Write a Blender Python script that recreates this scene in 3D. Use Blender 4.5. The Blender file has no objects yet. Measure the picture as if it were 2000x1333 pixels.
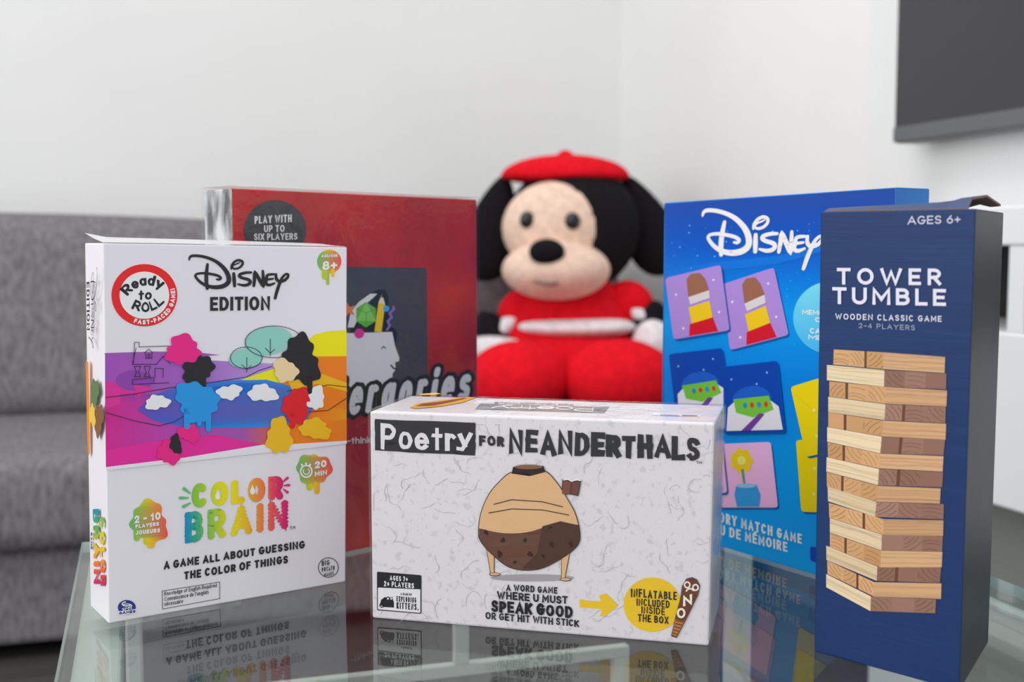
import bpy, bmesh, math, random
from math import sin, cos, radians, pi, atan2, sqrt
from mathutils import Vector, Matrix
from mathutils.geometry import tessellate_polygon

S = bpy.context.scene
COL = S.collection
random.seed(5)

# ------------------------------------------------------------------ camera, world, light, exposure
F = 2290.0                       # focal length in pixels of the 2000 x 1333 frame
PITCH = radians(4.727)
YAW = radians(17.5)              # the view is turned to the right of the room's depth axis
ZT = 0.50                        # height of the glass top
ZC = ZT + 0.2246                 # height of the camera
FWD = Vector((sin(YAW) * cos(PITCH), cos(YAW) * cos(PITCH), -sin(PITCH)))
RGT = Vector((cos(YAW), -sin(YAW), 0))
UP = Vector((sin(YAW) * sin(PITCH), cos(YAW) * sin(PITCH), cos(PITCH)))
EYE = Vector((0, 0, ZC))
cd = bpy.data.cameras.new('camera')
cam = bpy.data.objects.new('camera', cd)
COL.objects.link(cam)
cam.location = EYE
cam.rotation_euler = (pi / 2 - PITCH, 0, -YAW)
cd.sensor_width = 36
cd.lens = F * 36 / 2000
cd.clip_start = 0.01
cd.dof.use_dof = True
cd.dof.focus_distance = 0.70
cd.dof.aperture_fstop = 8.0
S.camera = cam

w = bpy.data.worlds.new('world')
S.world = w
w.use_nodes = True
w.node_tree.nodes['Background'].inputs[0].default_value = (0.95, 0.98, 1.0, 1)
w.node_tree.nodes['Background'].inputs[1].default_value = 0.88


def area(name, loc, target, sx, sy, power, colr):
    l = bpy.data.lights.new(name, 'AREA')
    l.shape = 'RECTANGLE'
    l.size, l.size_y, l.energy, l.color = sx, sy, power, colr
    o = bpy.data.objects.new(name, l)
    COL.objects.link(o)
    o.location = loc
    o.rotation_euler = (Vector(target) - Vector(loc)).to_track_quat('-Z', 'Y').to_euler()
    return o


area('window_daylight', (-2.6, 0.3, 1.7), (0.2, 1.6, 0.6), 2.0, 1.8, 32, (1, 0.985, 0.96))
area('overhead_fill', (0.1, 1.1, 2.5), (0.1, 1.2, 0), 1.4, 1.4, 18, (1, 0.98, 0.95))  # fill light added overhead for brightness, no ceiling fixture known

S.view_settings.view_transform = 'Standard'
S.view_settings.look = 'None'
S.view_settings.gamma = 1
S.view_settings.use_curve_mapping = False
S.view_settings.exposure = 0.12
try:
    S.cycles.use_denoising = True
    S.cycles.max_bounces = 10
    S.cycles.transparent_max_bounces = 24
except Exception:
    pass

KB = 1.3                         # printed inks: photo value -> ink reflectance


# ------------------------------------------------------------------ helpers
def lin(c):
    return tuple((x / 12.92 if x <= 0.04045 else ((x + 0.055) / 1.055) ** 2.4) for x in (v / 255 for v in c))


def ink(c, k=None):
    return tuple(min(0.92, x * (k or KB)) for x in lin(c))


def ray(px, py):
    return RGT * ((px - 1000) / F) + FWD + UP * ((666.5 - py) / F)


def at(px, py, depth):
    """the point seen at a pixel, at a distance along the optical axis"""
    return EYE + ray(px, py) * depth


def on_z(px, py, z):
    d = ray(px, py)
    return EYE + d * ((z - ZC) / d.z)


def cw(x, y, z=0.0):
    """camera-aligned ground coordinates -> room coordinates"""
    return Vector((x * cos(YAW) + y * sin(YAW), -x * sin(YAW) + y * cos(YAW), z))


def tag(o, label=None, cat=None, group=None, kind=None):
    if label: o['label'] = label
    if cat: o['category'] = cat
    if group: o['group'] = group
    if kind: o['kind'] = kind
    return o


def thing(name, loc, label, cat):
    o = bpy.data.objects.new(name, None)
    o.empty_display_size = 0.05
    COL.objects.link(o)
    o.location = loc
    return tag(o, label, cat)


def root_loc(p):
    v = Vector((0, 0, 0))
    while p is not None:
        v += p.location
        p = p.parent
    return v


def link(name, me, mats, parent=None, label=None):
    o = bpy.data.objects.new(name, me)
    COL.objects.link(o)
    for m in (mats if isinstance(mats, (list, tuple)) else [mats]):
        me.materials.append(m)
    if parent is not None:
        me.transform(Matrix.Translation(-root_loc(parent)))
        o.parent = parent
    if label: o['label'] = label
    return o


def from_bm(name, bm, mats, parent=None, smooth=False, label=None):
    me = bpy.data.meshes.new(name)
    bm.normal_update()
    if smooth:
        for f in bm.faces: f.smooth = True
    bm.to_mesh(me)
    bm.free()
    return link(name, me, mats, parent, label)


def hexa(bm, P, mi=0):
    """P: eight corners BFL BFR BBR BBL TFL TFR TBR TBL"""
    v = [bm.verts.new(p) for p in P]
    fs = []
    for q in ((3, 2, 1, 0), (4, 5, 6, 7), (0, 1, 5, 4), (1, 2, 6, 5), (2, 3, 7, 6), (3, 0, 4, 7)):
        f = bm.faces.new([v[i] for i in q])
        f.material_index = mi
        fs.append(f)
    return v, fs


def box(name, lo, hi, mat, parent=None, bev=0.0, seg=2, label=None):
    bm = bmesh.new()
    x0, y0, z0 = lo
    x1, y1, z1 = hi
    hexa(bm, [(x0, y0, z0), (x1, y0, z0), (x1, y1, z0), (x0, y1, z0), (x0, y0, z1), (x1, y0, z1), (x1, y1, z1), (x0, y1, z1)])
    if bev:
        bmesh.ops.bevel(bm, geom=list(bm.edges), offset=bev, segments=seg, profile=0.5, affect='EDGES')
    return from_bm(name, bm, mat, parent, False, label)


def mat(name, color=(0.8, 0.8, 0.8), rough=0.5, spec=0.5, metal=0.0):
    m = bpy.data.materials.new(name)
    m.use_nodes = True
    p = m.node_tree.nodes['Principled BSDF']
    p.inputs['Base Color'].default_value = (*color, 1)
    p.inputs['Roughness'].default_value = rough
    p.inputs['Specular IOR Level'].default_value = spec
    p.inputs['Metallic'].default_value = metal
    return m


def N(m, t, **kw):
    n = m.node_tree.nodes.new(t)
    for k, v in kw.items():
        if k.startswith('_'):
            setattr(n, k[1:], v)
        else:
            n.inputs[k.replace('_', ' ')].default_value = v
    return n


def noise_mat(name, c0, c1, scale, lo=0.35, hi=0.65, rough=0.6, spec=0.3, bump=0.0, bscale=None, detail=4, vec=(1, 1, 1)):
    m = mat(name, c0, rough, spec)
    L = m.node_tree.links.new
    p = m.node_tree.nodes['Principled BSDF']
    tc = N(m, 'ShaderNodeTexCoord')
    mp = N(m, 'ShaderNodeMapping')
    mp.inputs['Scale'].default_value = vec
    L(tc.outputs['Object'], mp.inputs['Vector'])
    n = N(m, 'ShaderNodeTexNoise', Scale=scale, Detail=detail)
    L(mp.outputs[0], n.inputs['Vector'])
    r = N(m, 'ShaderNodeValToRGB')
    r.color_ramp.elements[0].position, r.color_ramp.elements[1].position = lo, hi
    r.color_ramp.elements[0].color = (*c0, 1)
    r.color_ramp.elements[1].color = (*c1, 1)
    L(n.outputs['Fac'], r.inputs['Fac'])
    L(r.outputs['Color'], p.inputs['Base Color'])
    if bump:
        n2 = N(m, 'ShaderNodeTexNoise', Scale=bscale or scale, Detail=3)
        L(mp.outputs[0], n2.inputs['Vector'])
        b = N(m, 'ShaderNodeBump', Strength=bump, Distance=0.002)
        L(n2.outputs['Fac'], b.inputs['Height'])
        L(b.outputs['Normal'], p.inputs['Normal'])
    return m


def see_through(name, tint, rough=0.0, gain=1.0, bump=0.0, bscale=40):
    """clear sheet: straight-through light plus a mirror by Fresnel, the same from both sides"""
    m = bpy.data.materials.new(name)
    m.use_nodes = True
    nt = m.node_tree
    nt.nodes.remove(nt.nodes['Principled BSDF'])
    out = nt.nodes['Material Output']
    L = nt.links.new
    geo = N(m, 'ShaderNodeNewGeometry')
    mx = N(m, 'ShaderNodeMix')
    mx.inputs[2].default_value, mx.inputs[3].default_value = 1.5, 1 / 1.5
    L(geo.outputs['Backfacing'], mx.inputs[0])
    fr = N(m, 'ShaderNodeFresnel')
    L(mx.outputs[0], fr.inputs['IOR'])
    mul = N(m, 'ShaderNodeMath', _operation='MULTIPLY')
    mul.use_clamp = True
    mul.inputs[1].default_value = gain
    L(fr.outputs[0], mul.inputs[0])
    tr = N(m, 'ShaderNodeBsdfTransparent')
    tr.inputs[0].default_value = (*tint, 1)
    gl = N(m, 'ShaderNodeBsdfGlossy', Roughness=rough)
    gl.inputs[0].default_value = (1, 1, 1, 1)
    if bump:
        tc = N(m, 'ShaderNodeTexCoord')
        n = N(m, 'ShaderNodeTexNoise', Scale=bscale, Detail=4)
        L(tc.outputs['Object'], n.inputs['Vector'])
        b = N(m, 'ShaderNodeBump', Strength=bump, Distance=0.004)
        L(n.outputs['Fac'], b.inputs['Height'])
        L(b.outputs['Normal'], gl.inputs['Normal'])
    ms = N(m, 'ShaderNodeMixShader')
    L(mul.outputs[0], ms.inputs[0])
    L(tr.outputs[0], ms.inputs[1])
    L(gl.outputs[0], ms.inputs[2])
    L(ms.outputs[0], out.inputs['Surface'])
    return m


def print_mat(name, rough=0.42, spec=0.35):
    m = mat(name, (0.8, 0.8, 0.8), rough, spec)
    a = N(m, 'ShaderNodeVertexColor')
    a.layer_name = 'ink'
    m.node_tree.links.new(a.outputs['Color'], m.node_tree.nodes['Principled BSDF'].inputs['Base Color'])
    return m


# ------------------------------------------------------------------ lettering: stroke skeletons, made into strips
def arc(cx, cy, rx, ry, a0, a1, n=9):
    return [(cx + rx * cos(radians(a0 + (a1 - a0) * i / n)), cy + ry * sin(radians(a0 + (a1 - a0) * i / n))) for i in range(n + 1)]


_O = arc(.5, .5, .5, .5, 90, 450, 18)
_o = arc(.5, .33, .5, .33, 90, 450, 16)
G = {
 'A': (.85, [[(0, 0), (.5, 1), (1, 0)], [(.3, .3), (.7, .3)]]),
 'B': (.66, [[(0, .52), (0, 1), (.5, 1)] + arc(.5, .76, .42, .24, 80, -90) + [(0, .52)], [(0, .52), (.5, .52)] + arc(.55, .26, .45, .26, 80, -90) + [(0, 0), (0, .52)]]),
 'C': (.76, [arc(.5, .5, .5, .5, 48, 312, 14)]),
 'D': (.76, [[(0, 0), (0, 1), (.35, 1)] + arc(.4, .5, .6, .5, 85, -85, 10) + [(.35, 0), (0, 0)]]),
 'E': (.6, [[(1, 0), (0, 0), (0, 1), (1, 1)], [(0, .5), (.86, .5)]]),
 'F': (.58, [[(0, 0), (0, 1), (1, 1)], [(0, .5), (.85, .5)]]),
 'G': (.82, [arc(.5, .5, .5, .5, 48, 340, 14) + [(1, .46), (.58, .46)]]),
 'H': (.74, [[(0, 0), (0, 1)], [(1, 0), (1, 1)], [(0, .5), (1, .5)]]),
 'I': (.001, [[(.5, 0), (.5, 1)]]),
 'J': (.45, [[(1, 1), (1, .3)] + arc(.4, .3, .6, .3, -10, -150, 7)]),
 'K': (.7, [[(0, 0), (0, 1)], [(1, 1), (.05, .42)], [(.33, .58), (1, 0)]]),
 'L': (.56, [[(0, 1), (0, 0), (1, 0)]]),
 'M': (.92, [[(0, 0), (0, 1), (.5, .28), (1, 1), (1, 0)]]),
 'N': (.76, [[(0, 0), (0, 1), (1, 0), (1, 1)]]),
 'O': (.86, [_O]),
 'P': (.62, [[(0, 0), (0, 1), (.5, 1)] + arc(.5, .72, .5, .28, 80, -90) + [(0, .44)]]),
 'Q': (.86, [_O, [(.6, .3), (1, -.05)]]),
 'R': (.66, [[(0, 0), (0, 1), (.5, 1)] + arc(.5, .73, .48, .27, 80, -90) + [(0, .46)], [(.45, .46), (1, 0)]]),
 'S': (.62, [arc(.5, .75, .48, .25, 25, 260, 10) + arc(.5, .25, .5, .25, 80, -155, 10)]),
 'T': (.68, [[(0, 1), (1, 1)], [(.5, 1), (.5, 0)]]),
 'U': (.72, [[(0, 1), (0, .38)] + arc(.5, .36, .5, .36, 188, 352, 10) + [(1, .38), (1, 1)]]),
 'V': (.82, [[(0, 1), (.5, 0), (1, 1)]]),
 'W': (1.2, [[(0, 1), (.26, 0), (.5, .85), (.74, 0), (1, 1)]]),
 'X': (.76, [[(0, 0), (1, 1)], [(0, 1), (1, 0)]]),
 'Y': (.78, [[(0, 1), (.5, .45), (1, 1)], [(.5, .45), (.5, 0)]]),
 'Z': (.66, [[(0, 1), (1, 1), (0, 0), (1, 0)]]),
 '0': (.66, [_O]),
 '1': (.3, [[(0, .75), (.8, 1), (.8, 0)]]),
 '2': (.6, [arc(.5, .7, .48, .3, 165, -30, 9) + [(.05, 0), (1, 0)]]),
 '4': (.66, [[(.75, 0), (.75, 1), (0, .3), (1, .3)]]),
 '6': (.62, [[(.75, 1), (.15, .5)] + arc(.5, .31, .48, .31, 150, 510, 14)]),
 '7': (.6, [[(0, 1), (1, 1), (.35, 0)]]),
 '8': (.6, [arc(.5, .76, .42, .24, 90, 450, 12), arc(.5, .27, .5, .27, 90, 450, 12)]),
 '+': (.55, [[(0, .45), (1, .45)], [(.5, .15), (.5, .75)]]),
 '-': (.35, [[(0, .45), (1, .45)]]),
 '!': (.001, [[(.5, .35), (.5, 1)], [(.5, 0), (.5, .1)]]),
 '.': (.001, [[(.5, 0), (.5, .06)]]),
 "'": (.001, [[(.5, .75), (.5, 1)]]),
 '/': (.4, [[(0, 0), (1, 1)]]),
 ' ': (.3, []),
 'a': (.54, [_o, [(1, .66), (1, 0)]]),
 'c': (.5, [arc(.5, .33, .5, .33, 50, 310, 11)]),
 'd': (.54, [_o, [(1, 1), (1, 0)]]),
 'e': (.56, [[(0, .34), (1, .34)] + arc(.5, .33, .5, .33, 10, 315, 14)]),
 'f': (.36, [[(.4, 0), (.4, .8)] + arc(.8, .8, .4, .2, 170, 80, 4), [(0, .6), (.95, .6)]]),
 'g': (.54, [_o, [(1, .66), (1, -.1)] + arc(.5, -.1, .5, .2, -10, -150, 7)]),
 'h': (.52, [[(0, 0), (0, 1)], [(0, .35)] + arc(.5, .36, .5, .3, 160, 0, 8) + [(1, 0)]]),
 'i': (.001, [[(.5, 0), (.5, .62)], [(.5, .84), (.5, .98)]]),
 'k': (.5, [[(0, 0), (0, 1)], [(.95, .66), (.05, .26)], [(.35, .4), (1, 0)]]),
 'l': (.001, [[(.5, 0), (.5, 1)]]),
 'n': (.52, [[(0, 0), (0, .66)], [(0, .35)] + arc(.5, .36, .5, .3, 160, 0, 8) + [(1, 0)]]),
 'o': (.56, [_o]),
 'q': (.54, [_o, [(1, .66), (1, -.3)]]),
 'r': (.36, [[(0, 0), (0, .66)], [(0, .38)] + arc(.6, .4, .6, .26, 160, 50, 6)]),
 's': (.46, [arc(.5, .5, .46, .16, 25, 260, 8) + arc(.5, .17, .5, .17, 80, -155, 8)]),
 't': (.4, [[(.45, .95), (.45, 0)], [(0, .64), (1, .64)]]),
 'u': (.52, [[(0, .66), (0, .3)] + arc(.5, .3, .5, .3, 188, 352, 8) + [(1, .3), (1, .66)], [(1, .66), (1, 0)]]),
 'w': (.8, [[(0, .66), (.26, 0), (.5, .55), (.74, 0), (1, .66)]]),
 'y': (.56, [[(0, .66), (.5, 0)], [(1, .66), (.3, -.3)]]),
 '~': (.56, [[(0, .72), (.45, .2)], [(1, .78), (.45, .2), (.2, 0), (-.15, .02)]]),       # y without a tail
}
for k, b in (('É', 'E'), ('Â', 'A')):
    G[k] = (G[b][0], G[b][1] + [[(.4, 1.18), (.8, 1.32)]])
G['é'] = (G['e'][0], G['e'][1] + [[(.4, .82), (.75, .98)]])


def strip(pts, wd, cap='butt', square=False):
    """thick polyline -> list of polygons; wd is a number or one width per point"""
    q = [pts[0]]
    ws = wd if isinstance(wd, (list, tuple)) else [wd] * len(pts)
    w2 = [ws[0]]
    for p, x in zip(pts[1:], ws[1:]):
        if (p[0] - q[-1][0]) ** 2 + (p[1] - q[-1][1]) ** 2 > 1e-9:
            q.append(p); w2.append(x)
    n = len(q)
    if n < 2: return []
    closed = n > 3 and (q[0][0] - q[-1][0]) ** 2 + (q[0][1] - q[-1][1]) ** 2 < 1e-6

    def unit(a, b):
        d = sqrt((b[0] - a[0]) ** 2 + (b[1] - a[1]) ** 2) or 1
        return ((b[0] - a[0]) / d, (b[1] - a[1]) / d)
    polys, Lf, Rt = [], [], []
    for i in range(n):
        d0 = unit(q[i - 1], q[i]) if i > 0 else (unit(q[-2], q[0]) if closed else None)
        d1 = unit(q[i], q[i + 1]) if i < n - 1 else (unit(q[0], q[1]) if closed else None)
        d0 = d0 or d1
        d1 = d1 or d0
        tx, ty = d0[0] + d1[0], d0[1] + d1[1]
        l = sqrt(tx * tx + ty * ty)
        if l < .2:
            nx, ny, k = -d0[1], d0[0], 1.0
        else:
            nx, ny = -ty / l, tx / l
            k = min(1.9, 2 / l)
        h = w2[i] / 2 * k
        Lf.append((q[i][0] + nx * h, q[i][1] + ny * h))
        Rt.append((q[i][0] - nx * h, q[i][1] - ny * h))
    for i in range(n - 1):
        polys.append([Lf[i], Rt[i], Rt[i + 1], Lf[i + 1]])
    if cap == 'butt' and not closed and square:
        for i, j in ((0, 1), (n - 1, n - 2)):
            d = unit(q[j], q[i])
            h = w2[i] / 2
            for side in (Lf, Rt):
                side[i] = (side[i][0] + d[0] * h, side[i][1] + d[1] * h)
        polys = []
        for i in range(n - 1):
            polys.append([Lf[i], Rt[i], Rt[i + 1], Lf[i + 1]])
    if cap == 'round':
        for i in (range(n) if not closed else ()):
            if True:
                r = w2[i] / 2
                polys.append([(q[i][0] + r * cos(t * pi / 5), q[i][1] + r * sin(t * pi / 5)) for t in range(10)])
    return polys


class Print:
    """ink on one flat face: polygons given in photograph pixels are carried onto the face's plane"""
    def __init__(s, O, n):
        s.O, s.n = Vector(O), Vector(n).normalized()
        s.polys = []
        s.k = None

    def P(s, px, py, lay):
        d = ray(px, py)
        t = (s.O - EYE).dot(s.n) / d.dot(s.n)
        return EYE + d * t + s.n * (0.00012 * (lay + 1) + 0.000004 * (len(s.polys) % 24))

    def c(s, colr, px, py):
        v = colr(px, py) if callable(colr) else colr
        return ink(v, s.k)

    def poly(s, pts, colr, lay=1):
        if len(pts) <= 4:
            tri = [list(range(len(pts)))]
            if len(pts) == 4:
                tri = [[0, 1, 2, 3]]
        else:
            tri = tessellate_polygon([[Vector((p[0], p[1], 0)) for p in pts]])
        for t in tri:
            q = [pts[i] for i in t]
            s.polys.append(([s.P(*p, lay) for p in q], [s.c(colr, *p) for p in q]))

    def ell(s, cx, cy, rx, ry, colr, lay=1, n=28, rot=0):
        ca, sa = cos(radians(rot)), sin(radians(rot))
        s.poly([(cx + rx * cos(2 * pi * i / n) * ca - ry * sin(2 * pi * i / n) * sa, cy + rx * cos(2 * pi * i / n) * sa + ry * sin(2 * pi * i / n) * ca) for i in range(n)], colr, lay)

    def line(s, pts, wd, colr, lay=2, cap='butt'):
        for q in strip(pts, wd, cap): s.poly(q, colr, lay)

    def grid(s, quad, nx, ny, colr, lay=0):
        (a, b, c, d) = quad      # TL TR BR BL
        def g(i, j):
            u, v = i / nx, j / ny
            return tuple((a[k] * (1 - u) + b[k] * u) * (1 - v) + (d[k] * (1 - u) + c[k] * u) * v for k in (0, 1))
        for i in range(nx):
            for j in range(ny):
                s.poly([g(i, j), g(i + 1, j), g(i + 1, j + 1), g(i, j + 1)], colr, lay)

    def rrect(s, c4, r, colr, lay=1):
        out = []
        for i in range(4):
            p, a, b = c4[i], c4[i - 1], c4[(i + 1) % 4]
            def tow(q):
                d = sqrt((q[0] - p[0]) ** 2 + (q[1] - p[1]) ** 2)
                return (p[0] + (q[0] - p[0]) * r / d, p[1] + (q[1] - p[1]) * r / d)
            A, B = tow(a), tow(b)
            for t in (0, .25, .5, .75, 1):
                out.append(tuple((1 - t) ** 2 * A[k] + 2 * t * (1 - t) * p[k] + t * t * B[k] for k in (0, 1)))
        s.poly(out, colr, lay)

    def splat(s, cx, cy, rx, ry, colr, lay=2, lobes=7, amp=.2, drips=(), seed=1):
        rnd = random.Random(seed)
        ph, n = rnd.random() * 6, 64
        p2, p3 = rnd.random() * 6, rnd.random() * 6
        pts = []
        for i in range(n):
            t = 2 * pi * i / n
            r = 1 + amp * (.28 * cos(lobes * t + ph) + .42 * cos(3 * t + p2) + .4 * cos(2 * t + p3))
            pts.append((cx + rx * r * cos(t), cy + ry * r * sin(t)))
        s.poly(pts, colr, lay)
        for (dx, dl, dw) in drips:
            s.line([(cx + dx, cy + ry * .5), (cx + dx, cy + ry + dl)], dw, colr, lay, 'round')

    def text(s, string, p0, p1, h, colr, wt=.18, lay=3, gap=.16, cap='butt', slant=0, rough=0.0, bob=0.0, fluffy=0.0,
             bulge=0, up=None, path=None, grow=0.0, seed=3, xpos=None):
        """p0..p1 baseline in pixels, h cap height in pixels (or a pair); up: unit direction of the letters' tops"""
        rnd = random.Random(seed)
        h0, h1 = h if isinstance(h, (list, tuple)) else (h, h)
        if path:
            W = path[2]
        else:
            W = sqrt((p1[0] - p0[0]) ** 2 + (p1[1] - p0[1]) ** 2)
        W /= (h0 + h1) / 2
        ch = list(string)
        tot = sum(G[c][0] for c in ch)
        fixed = sum(wt if c != ' ' else 0 for c in ch) + gap * (len(ch) - 1)
        k = max(.12, (W - fixed) / tot)
        nat = tot * k + fixed
        x = 0
        for c in ch:
            gw, strokes = G[c]
            gw *= k
            dy = rnd.uniform(-bob, bob)
            sc = 1 + rnd.uniform(-bob, bob)
            wtg = wt * (1 + rnd.uniform(-rough, rough) * 2)
            ww = wt if c != ' ' else 0
            for st in strokes:
                pts = [(wt / 2 + px * gw, wtg / 2 + py * (1 - wtg)) for px, py in st]
                pl = strip(pts, wtg + grow, cap, True)
                if fluffy:
                    acc = 0
                    for a, b in zip(pts[:-1], pts[1:]):
                        d = sqrt((b[0] - a[0]) ** 2 + (b[1] - a[1]) ** 2)
                        m = max(1, int(d / (wt * .55)))
                        for i in range(m + 1):
                            nx, ny = -(b[1] - a[1]) / (d or 1), (b[0] - a[0]) / (d or 1)
                            for sg in (-1, 1):
                                ox, oy = a[0] + (b[0] - a[0]) * i / m + sg * nx * wt * .34, a[1] + (b[1] - a[1]) * i / m + sg * ny * wt * .34
                                r = wt * fluffy * rnd.uniform(.8, 1.1)
                                pl.append([(ox + r * cos(t * pi / 4), oy + r * sin(t * pi / 4)) for t in range(8)])
                jit = {}
                for q in pl:
                    o = []
                    for (gx, gy) in q:
                        if rough:
                            kk = (round(gx, 4), round(gy, 4))
                            if kk not in jit: jit[kk] = (rnd.uniform(-rough, rough) * .35, rnd.uniform(-rough, rough) * .35)
                            gx += jit[kk][0]; gy += jit[kk][1]
                        gy = gy * sc + dy
                        X = (x + gx + slant * gy) / nat
                        if path:
                            o.append(path[0](X, gy * (h0 + (h1 - h0) * X)))
                            continue
                        hh = (h0 + (h1 - h0) * X) * gy
                        bx, by = p0[0] + (p1[0] - p0[0]) * X, p0[1] + (p1[1] - p0[1]) * X
                        if up:
                            o.append((bx + up[0] * hh, by + up[1] * hh))
                        elif bulge:
                            ln = sqrt((p1[0] - p0[0]) ** 2 + (p1[1] - p0[1]) ** 2)
                            tx, ty = (p1[0] - p0[0]) / ln, (p1[1] - p0[1]) / ln
                            nx, ny = ty, -tx
                            sl = bulge * 4 * (1 - 2 * X) / ln
                            bx += nx * bulge * 4 * X * (1 - X); by += ny * bulge * 4 * X * (1 - X)
                            qx, qy = nx - tx * sl, ny - ty * sl
                            l2 = sqrt(qx * qx + qy * qy)
                            o.append((bx + qx / l2 * hh, by + qy / l2 * hh))
                        else:
                            o.append((bx, by - hh))
                    s.poly(o, colr, lay)
            x += gw + ww + gap

    def build(s, name, material, parent, label=None):
        me = bpy.data.meshes.new(name)
        vs, fs, cs = [], [], []
        for P, C in s.polys:
            nrm = (P[1] - P[0]).cross(P[2] - P[0])
            if len(P) == 4 and nrm.length < 1e-12: nrm = (P[2] - P[0]).cross(P[3] - P[0])
            if nrm.dot(s.n) < 0: P, C = P[::-1], C[::-1]
            b = len(vs)
            vs += P
            fs.append(list(range(b, b + len(P))))
            cs += C
        me.from_pydata(vs, [], fs)
        a = me.color_attributes.new('ink', 'FLOAT_COLOR', 'CORNER')
        a.data.foreach_set('color', [x for c in cs for x in (*c, 1.0)])
        s.polys = []
        return link(name, me, material, parent, label)


def stops(st, axis=0):
    def f(px, py):
        t = (px, py)[axis]
        if t <= st[0][0]: return st[0][1]
        for (a, ca), (b, cb) in zip(st[:-1], st[1:]):
            if t <= b:
                u = (t - a) / (b - a)
                return tuple(ca[i] + (cb[i] - ca[i]) * u for i in range(3))
        return st[-1][1]
    return f


# the curly four-stroke logo lettering printed on two of the boxes (traced in its own plane)
LOGO = [
 ([(783, 266), (788, 248), (806, 239), (850, 240), (905, 252), (960, 276), (1005, 312), (1034, 350), (1047, 388), (1042, 418), (1012, 440), (965, 449), (915, 443), (868, 422), (836, 393), (824, 372), (838, 359), (880, 355), (930, 361), (972, 371), (993, 385), (985, 397), (966, 396)],
  [8, 13, 15, 15, 16, 18, 21, 24, 25, 25, 24, 22, 19, 16, 14, 13, 12, 13, 14, 14, 14, 13, 9]),
 ([(905, 296), (899, 345), (897, 400), (903, 458)], [14, 19, 21, 16]),
 ([(1064, 328), (1066, 305), (1084, 280), (1112, 268), (1136, 276), (1138, 296), (1118, 318), (1088, 326), (1070, 316), (1082, 300), (1108, 290), (1122, 282)],
  [8, 12, 13, 13, 13, 13, 12, 11, 9, 8, 7, 5]),
 ([(1080, 358), (1083, 400), (1086, 440)], [16, 20, 16]),
 ([(1196, 350), (1160, 352), (1124, 362), (1118, 376), (1140, 388), (1178, 398), (1190, 414), (1178, 430), (1146, 436), (1108, 428)], [12, 15, 16, 16, 16, 17, 18, 17, 15, 9]),
 ([(1214, 440), (1218, 400), (1222, 352), (1250, 396), (1276, 436), (1277, 390), (1274, 340)], [15, 18, 18, 20, 20, 18, 13]),
 ([(1350, 362), (1318, 364), (1302, 372), (1298, 398), (1296, 426), (1320, 434), (1352, 422)], [11, 14, 15, 17, 17, 15, 10]),
 ([(1300, 398), (1342, 392)], [13, 10]),
 ([(1362, 362), (1364, 392), (1384, 410), (1416, 404), (1440, 382), (1442, 364), (1426, 362), (1404, 384), (1388, 420), (1370, 470), (1356, 522)],
  [13, 17, 17, 16, 15, 13, 12, 14, 17, 18, 15]),
]


def logo(pr, fn, colr, ws, lay=3):
    for pts, wd in LOGO:
        # smooth the traced points
        q, v = [], []
        for i in range(len(pts) - 1):
            p0, p1, p2, p3 = pts[max(0, i - 1)], pts[i], pts[i + 1], pts[min(len(pts) - 1, i + 2)]
            for t in (0, .25, .5, .75):
                q.append(tuple(.5 * (2 * p1[k] + (p2[k] - p0[k]) * t + (2 * p0[k] - 5 * p1[k] + 4 * p2[k] - p3[k]) * t * t + (3 * p1[k] - p0[k] - 3 * p2[k] + p3[k]) * t ** 3) for k in (0, 1)))
                v.append(wd[i] + (wd[i + 1] - wd[i]) * t)
        q.append(pts[-1]); v.append(wd[-1])
        for poly in strip(q, [x * ws for x in v], 'round'):
            pr.poly([fn(*p) for p in poly], colr, lay)


# ------------------------------------------------------------------ room: floor, walls, trim
YB, XR = 3.05, 1.275
wallm = noise_mat('wall paint', (0.79, 0.79, 0.785), (0.81, 0.81, 0.805), 3, rough=0.75, spec=0.15)
wallm2 = noise_mat('wall paint lit', (0.86, 0.86, 0.855), (0.88, 0.88, 0.875), 3, rough=0.75, spec=0.15)  # same wall paint, colour raised to imitate the brighter light on this wall
whitem = mat('white lacquer', (0.84, 0.86, 0.86), 0.3, 0.4)
floorm = noise_mat('grey floor', (0.050, 0.048, 0.047), (0.072, 0.068, 0.066), 5, rough=0.55, spec=0.3, vec=(1, 6, 1))


def plank(name, lo, hi, m):
    return tag(box(name, lo, hi, m), kind='structure')


plank('floor', (-2.6, -0.6, -0.06), (XR + 0.1, YB + 0.1, 0), floorm)
plank('wall_back', (-2.6, YB, 0), (XR + 0.1, YB + 0.1, 2.6), wallm)
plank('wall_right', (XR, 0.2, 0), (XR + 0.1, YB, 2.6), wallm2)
plank('baseboard_back', (-2.6, YB - 0.014, 0), (XR, YB, 0.09), whitem)
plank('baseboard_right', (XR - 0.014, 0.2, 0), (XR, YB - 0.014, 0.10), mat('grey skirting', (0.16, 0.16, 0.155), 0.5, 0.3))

# ------------------------------------------------------------------ sofa
fab = noise_mat('grey weave', (0.13, 0.122, 0.129), (0.275, 0.26, 0.27), 120, 0.3, 0.75, rough=0.9, spec=0.1, bump=0.5, bscale=420, detail=6, vec=(1, 1, 0.35))
footm = mat('black foot', (0.02, 0.02, 0.02), 0.5)


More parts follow.
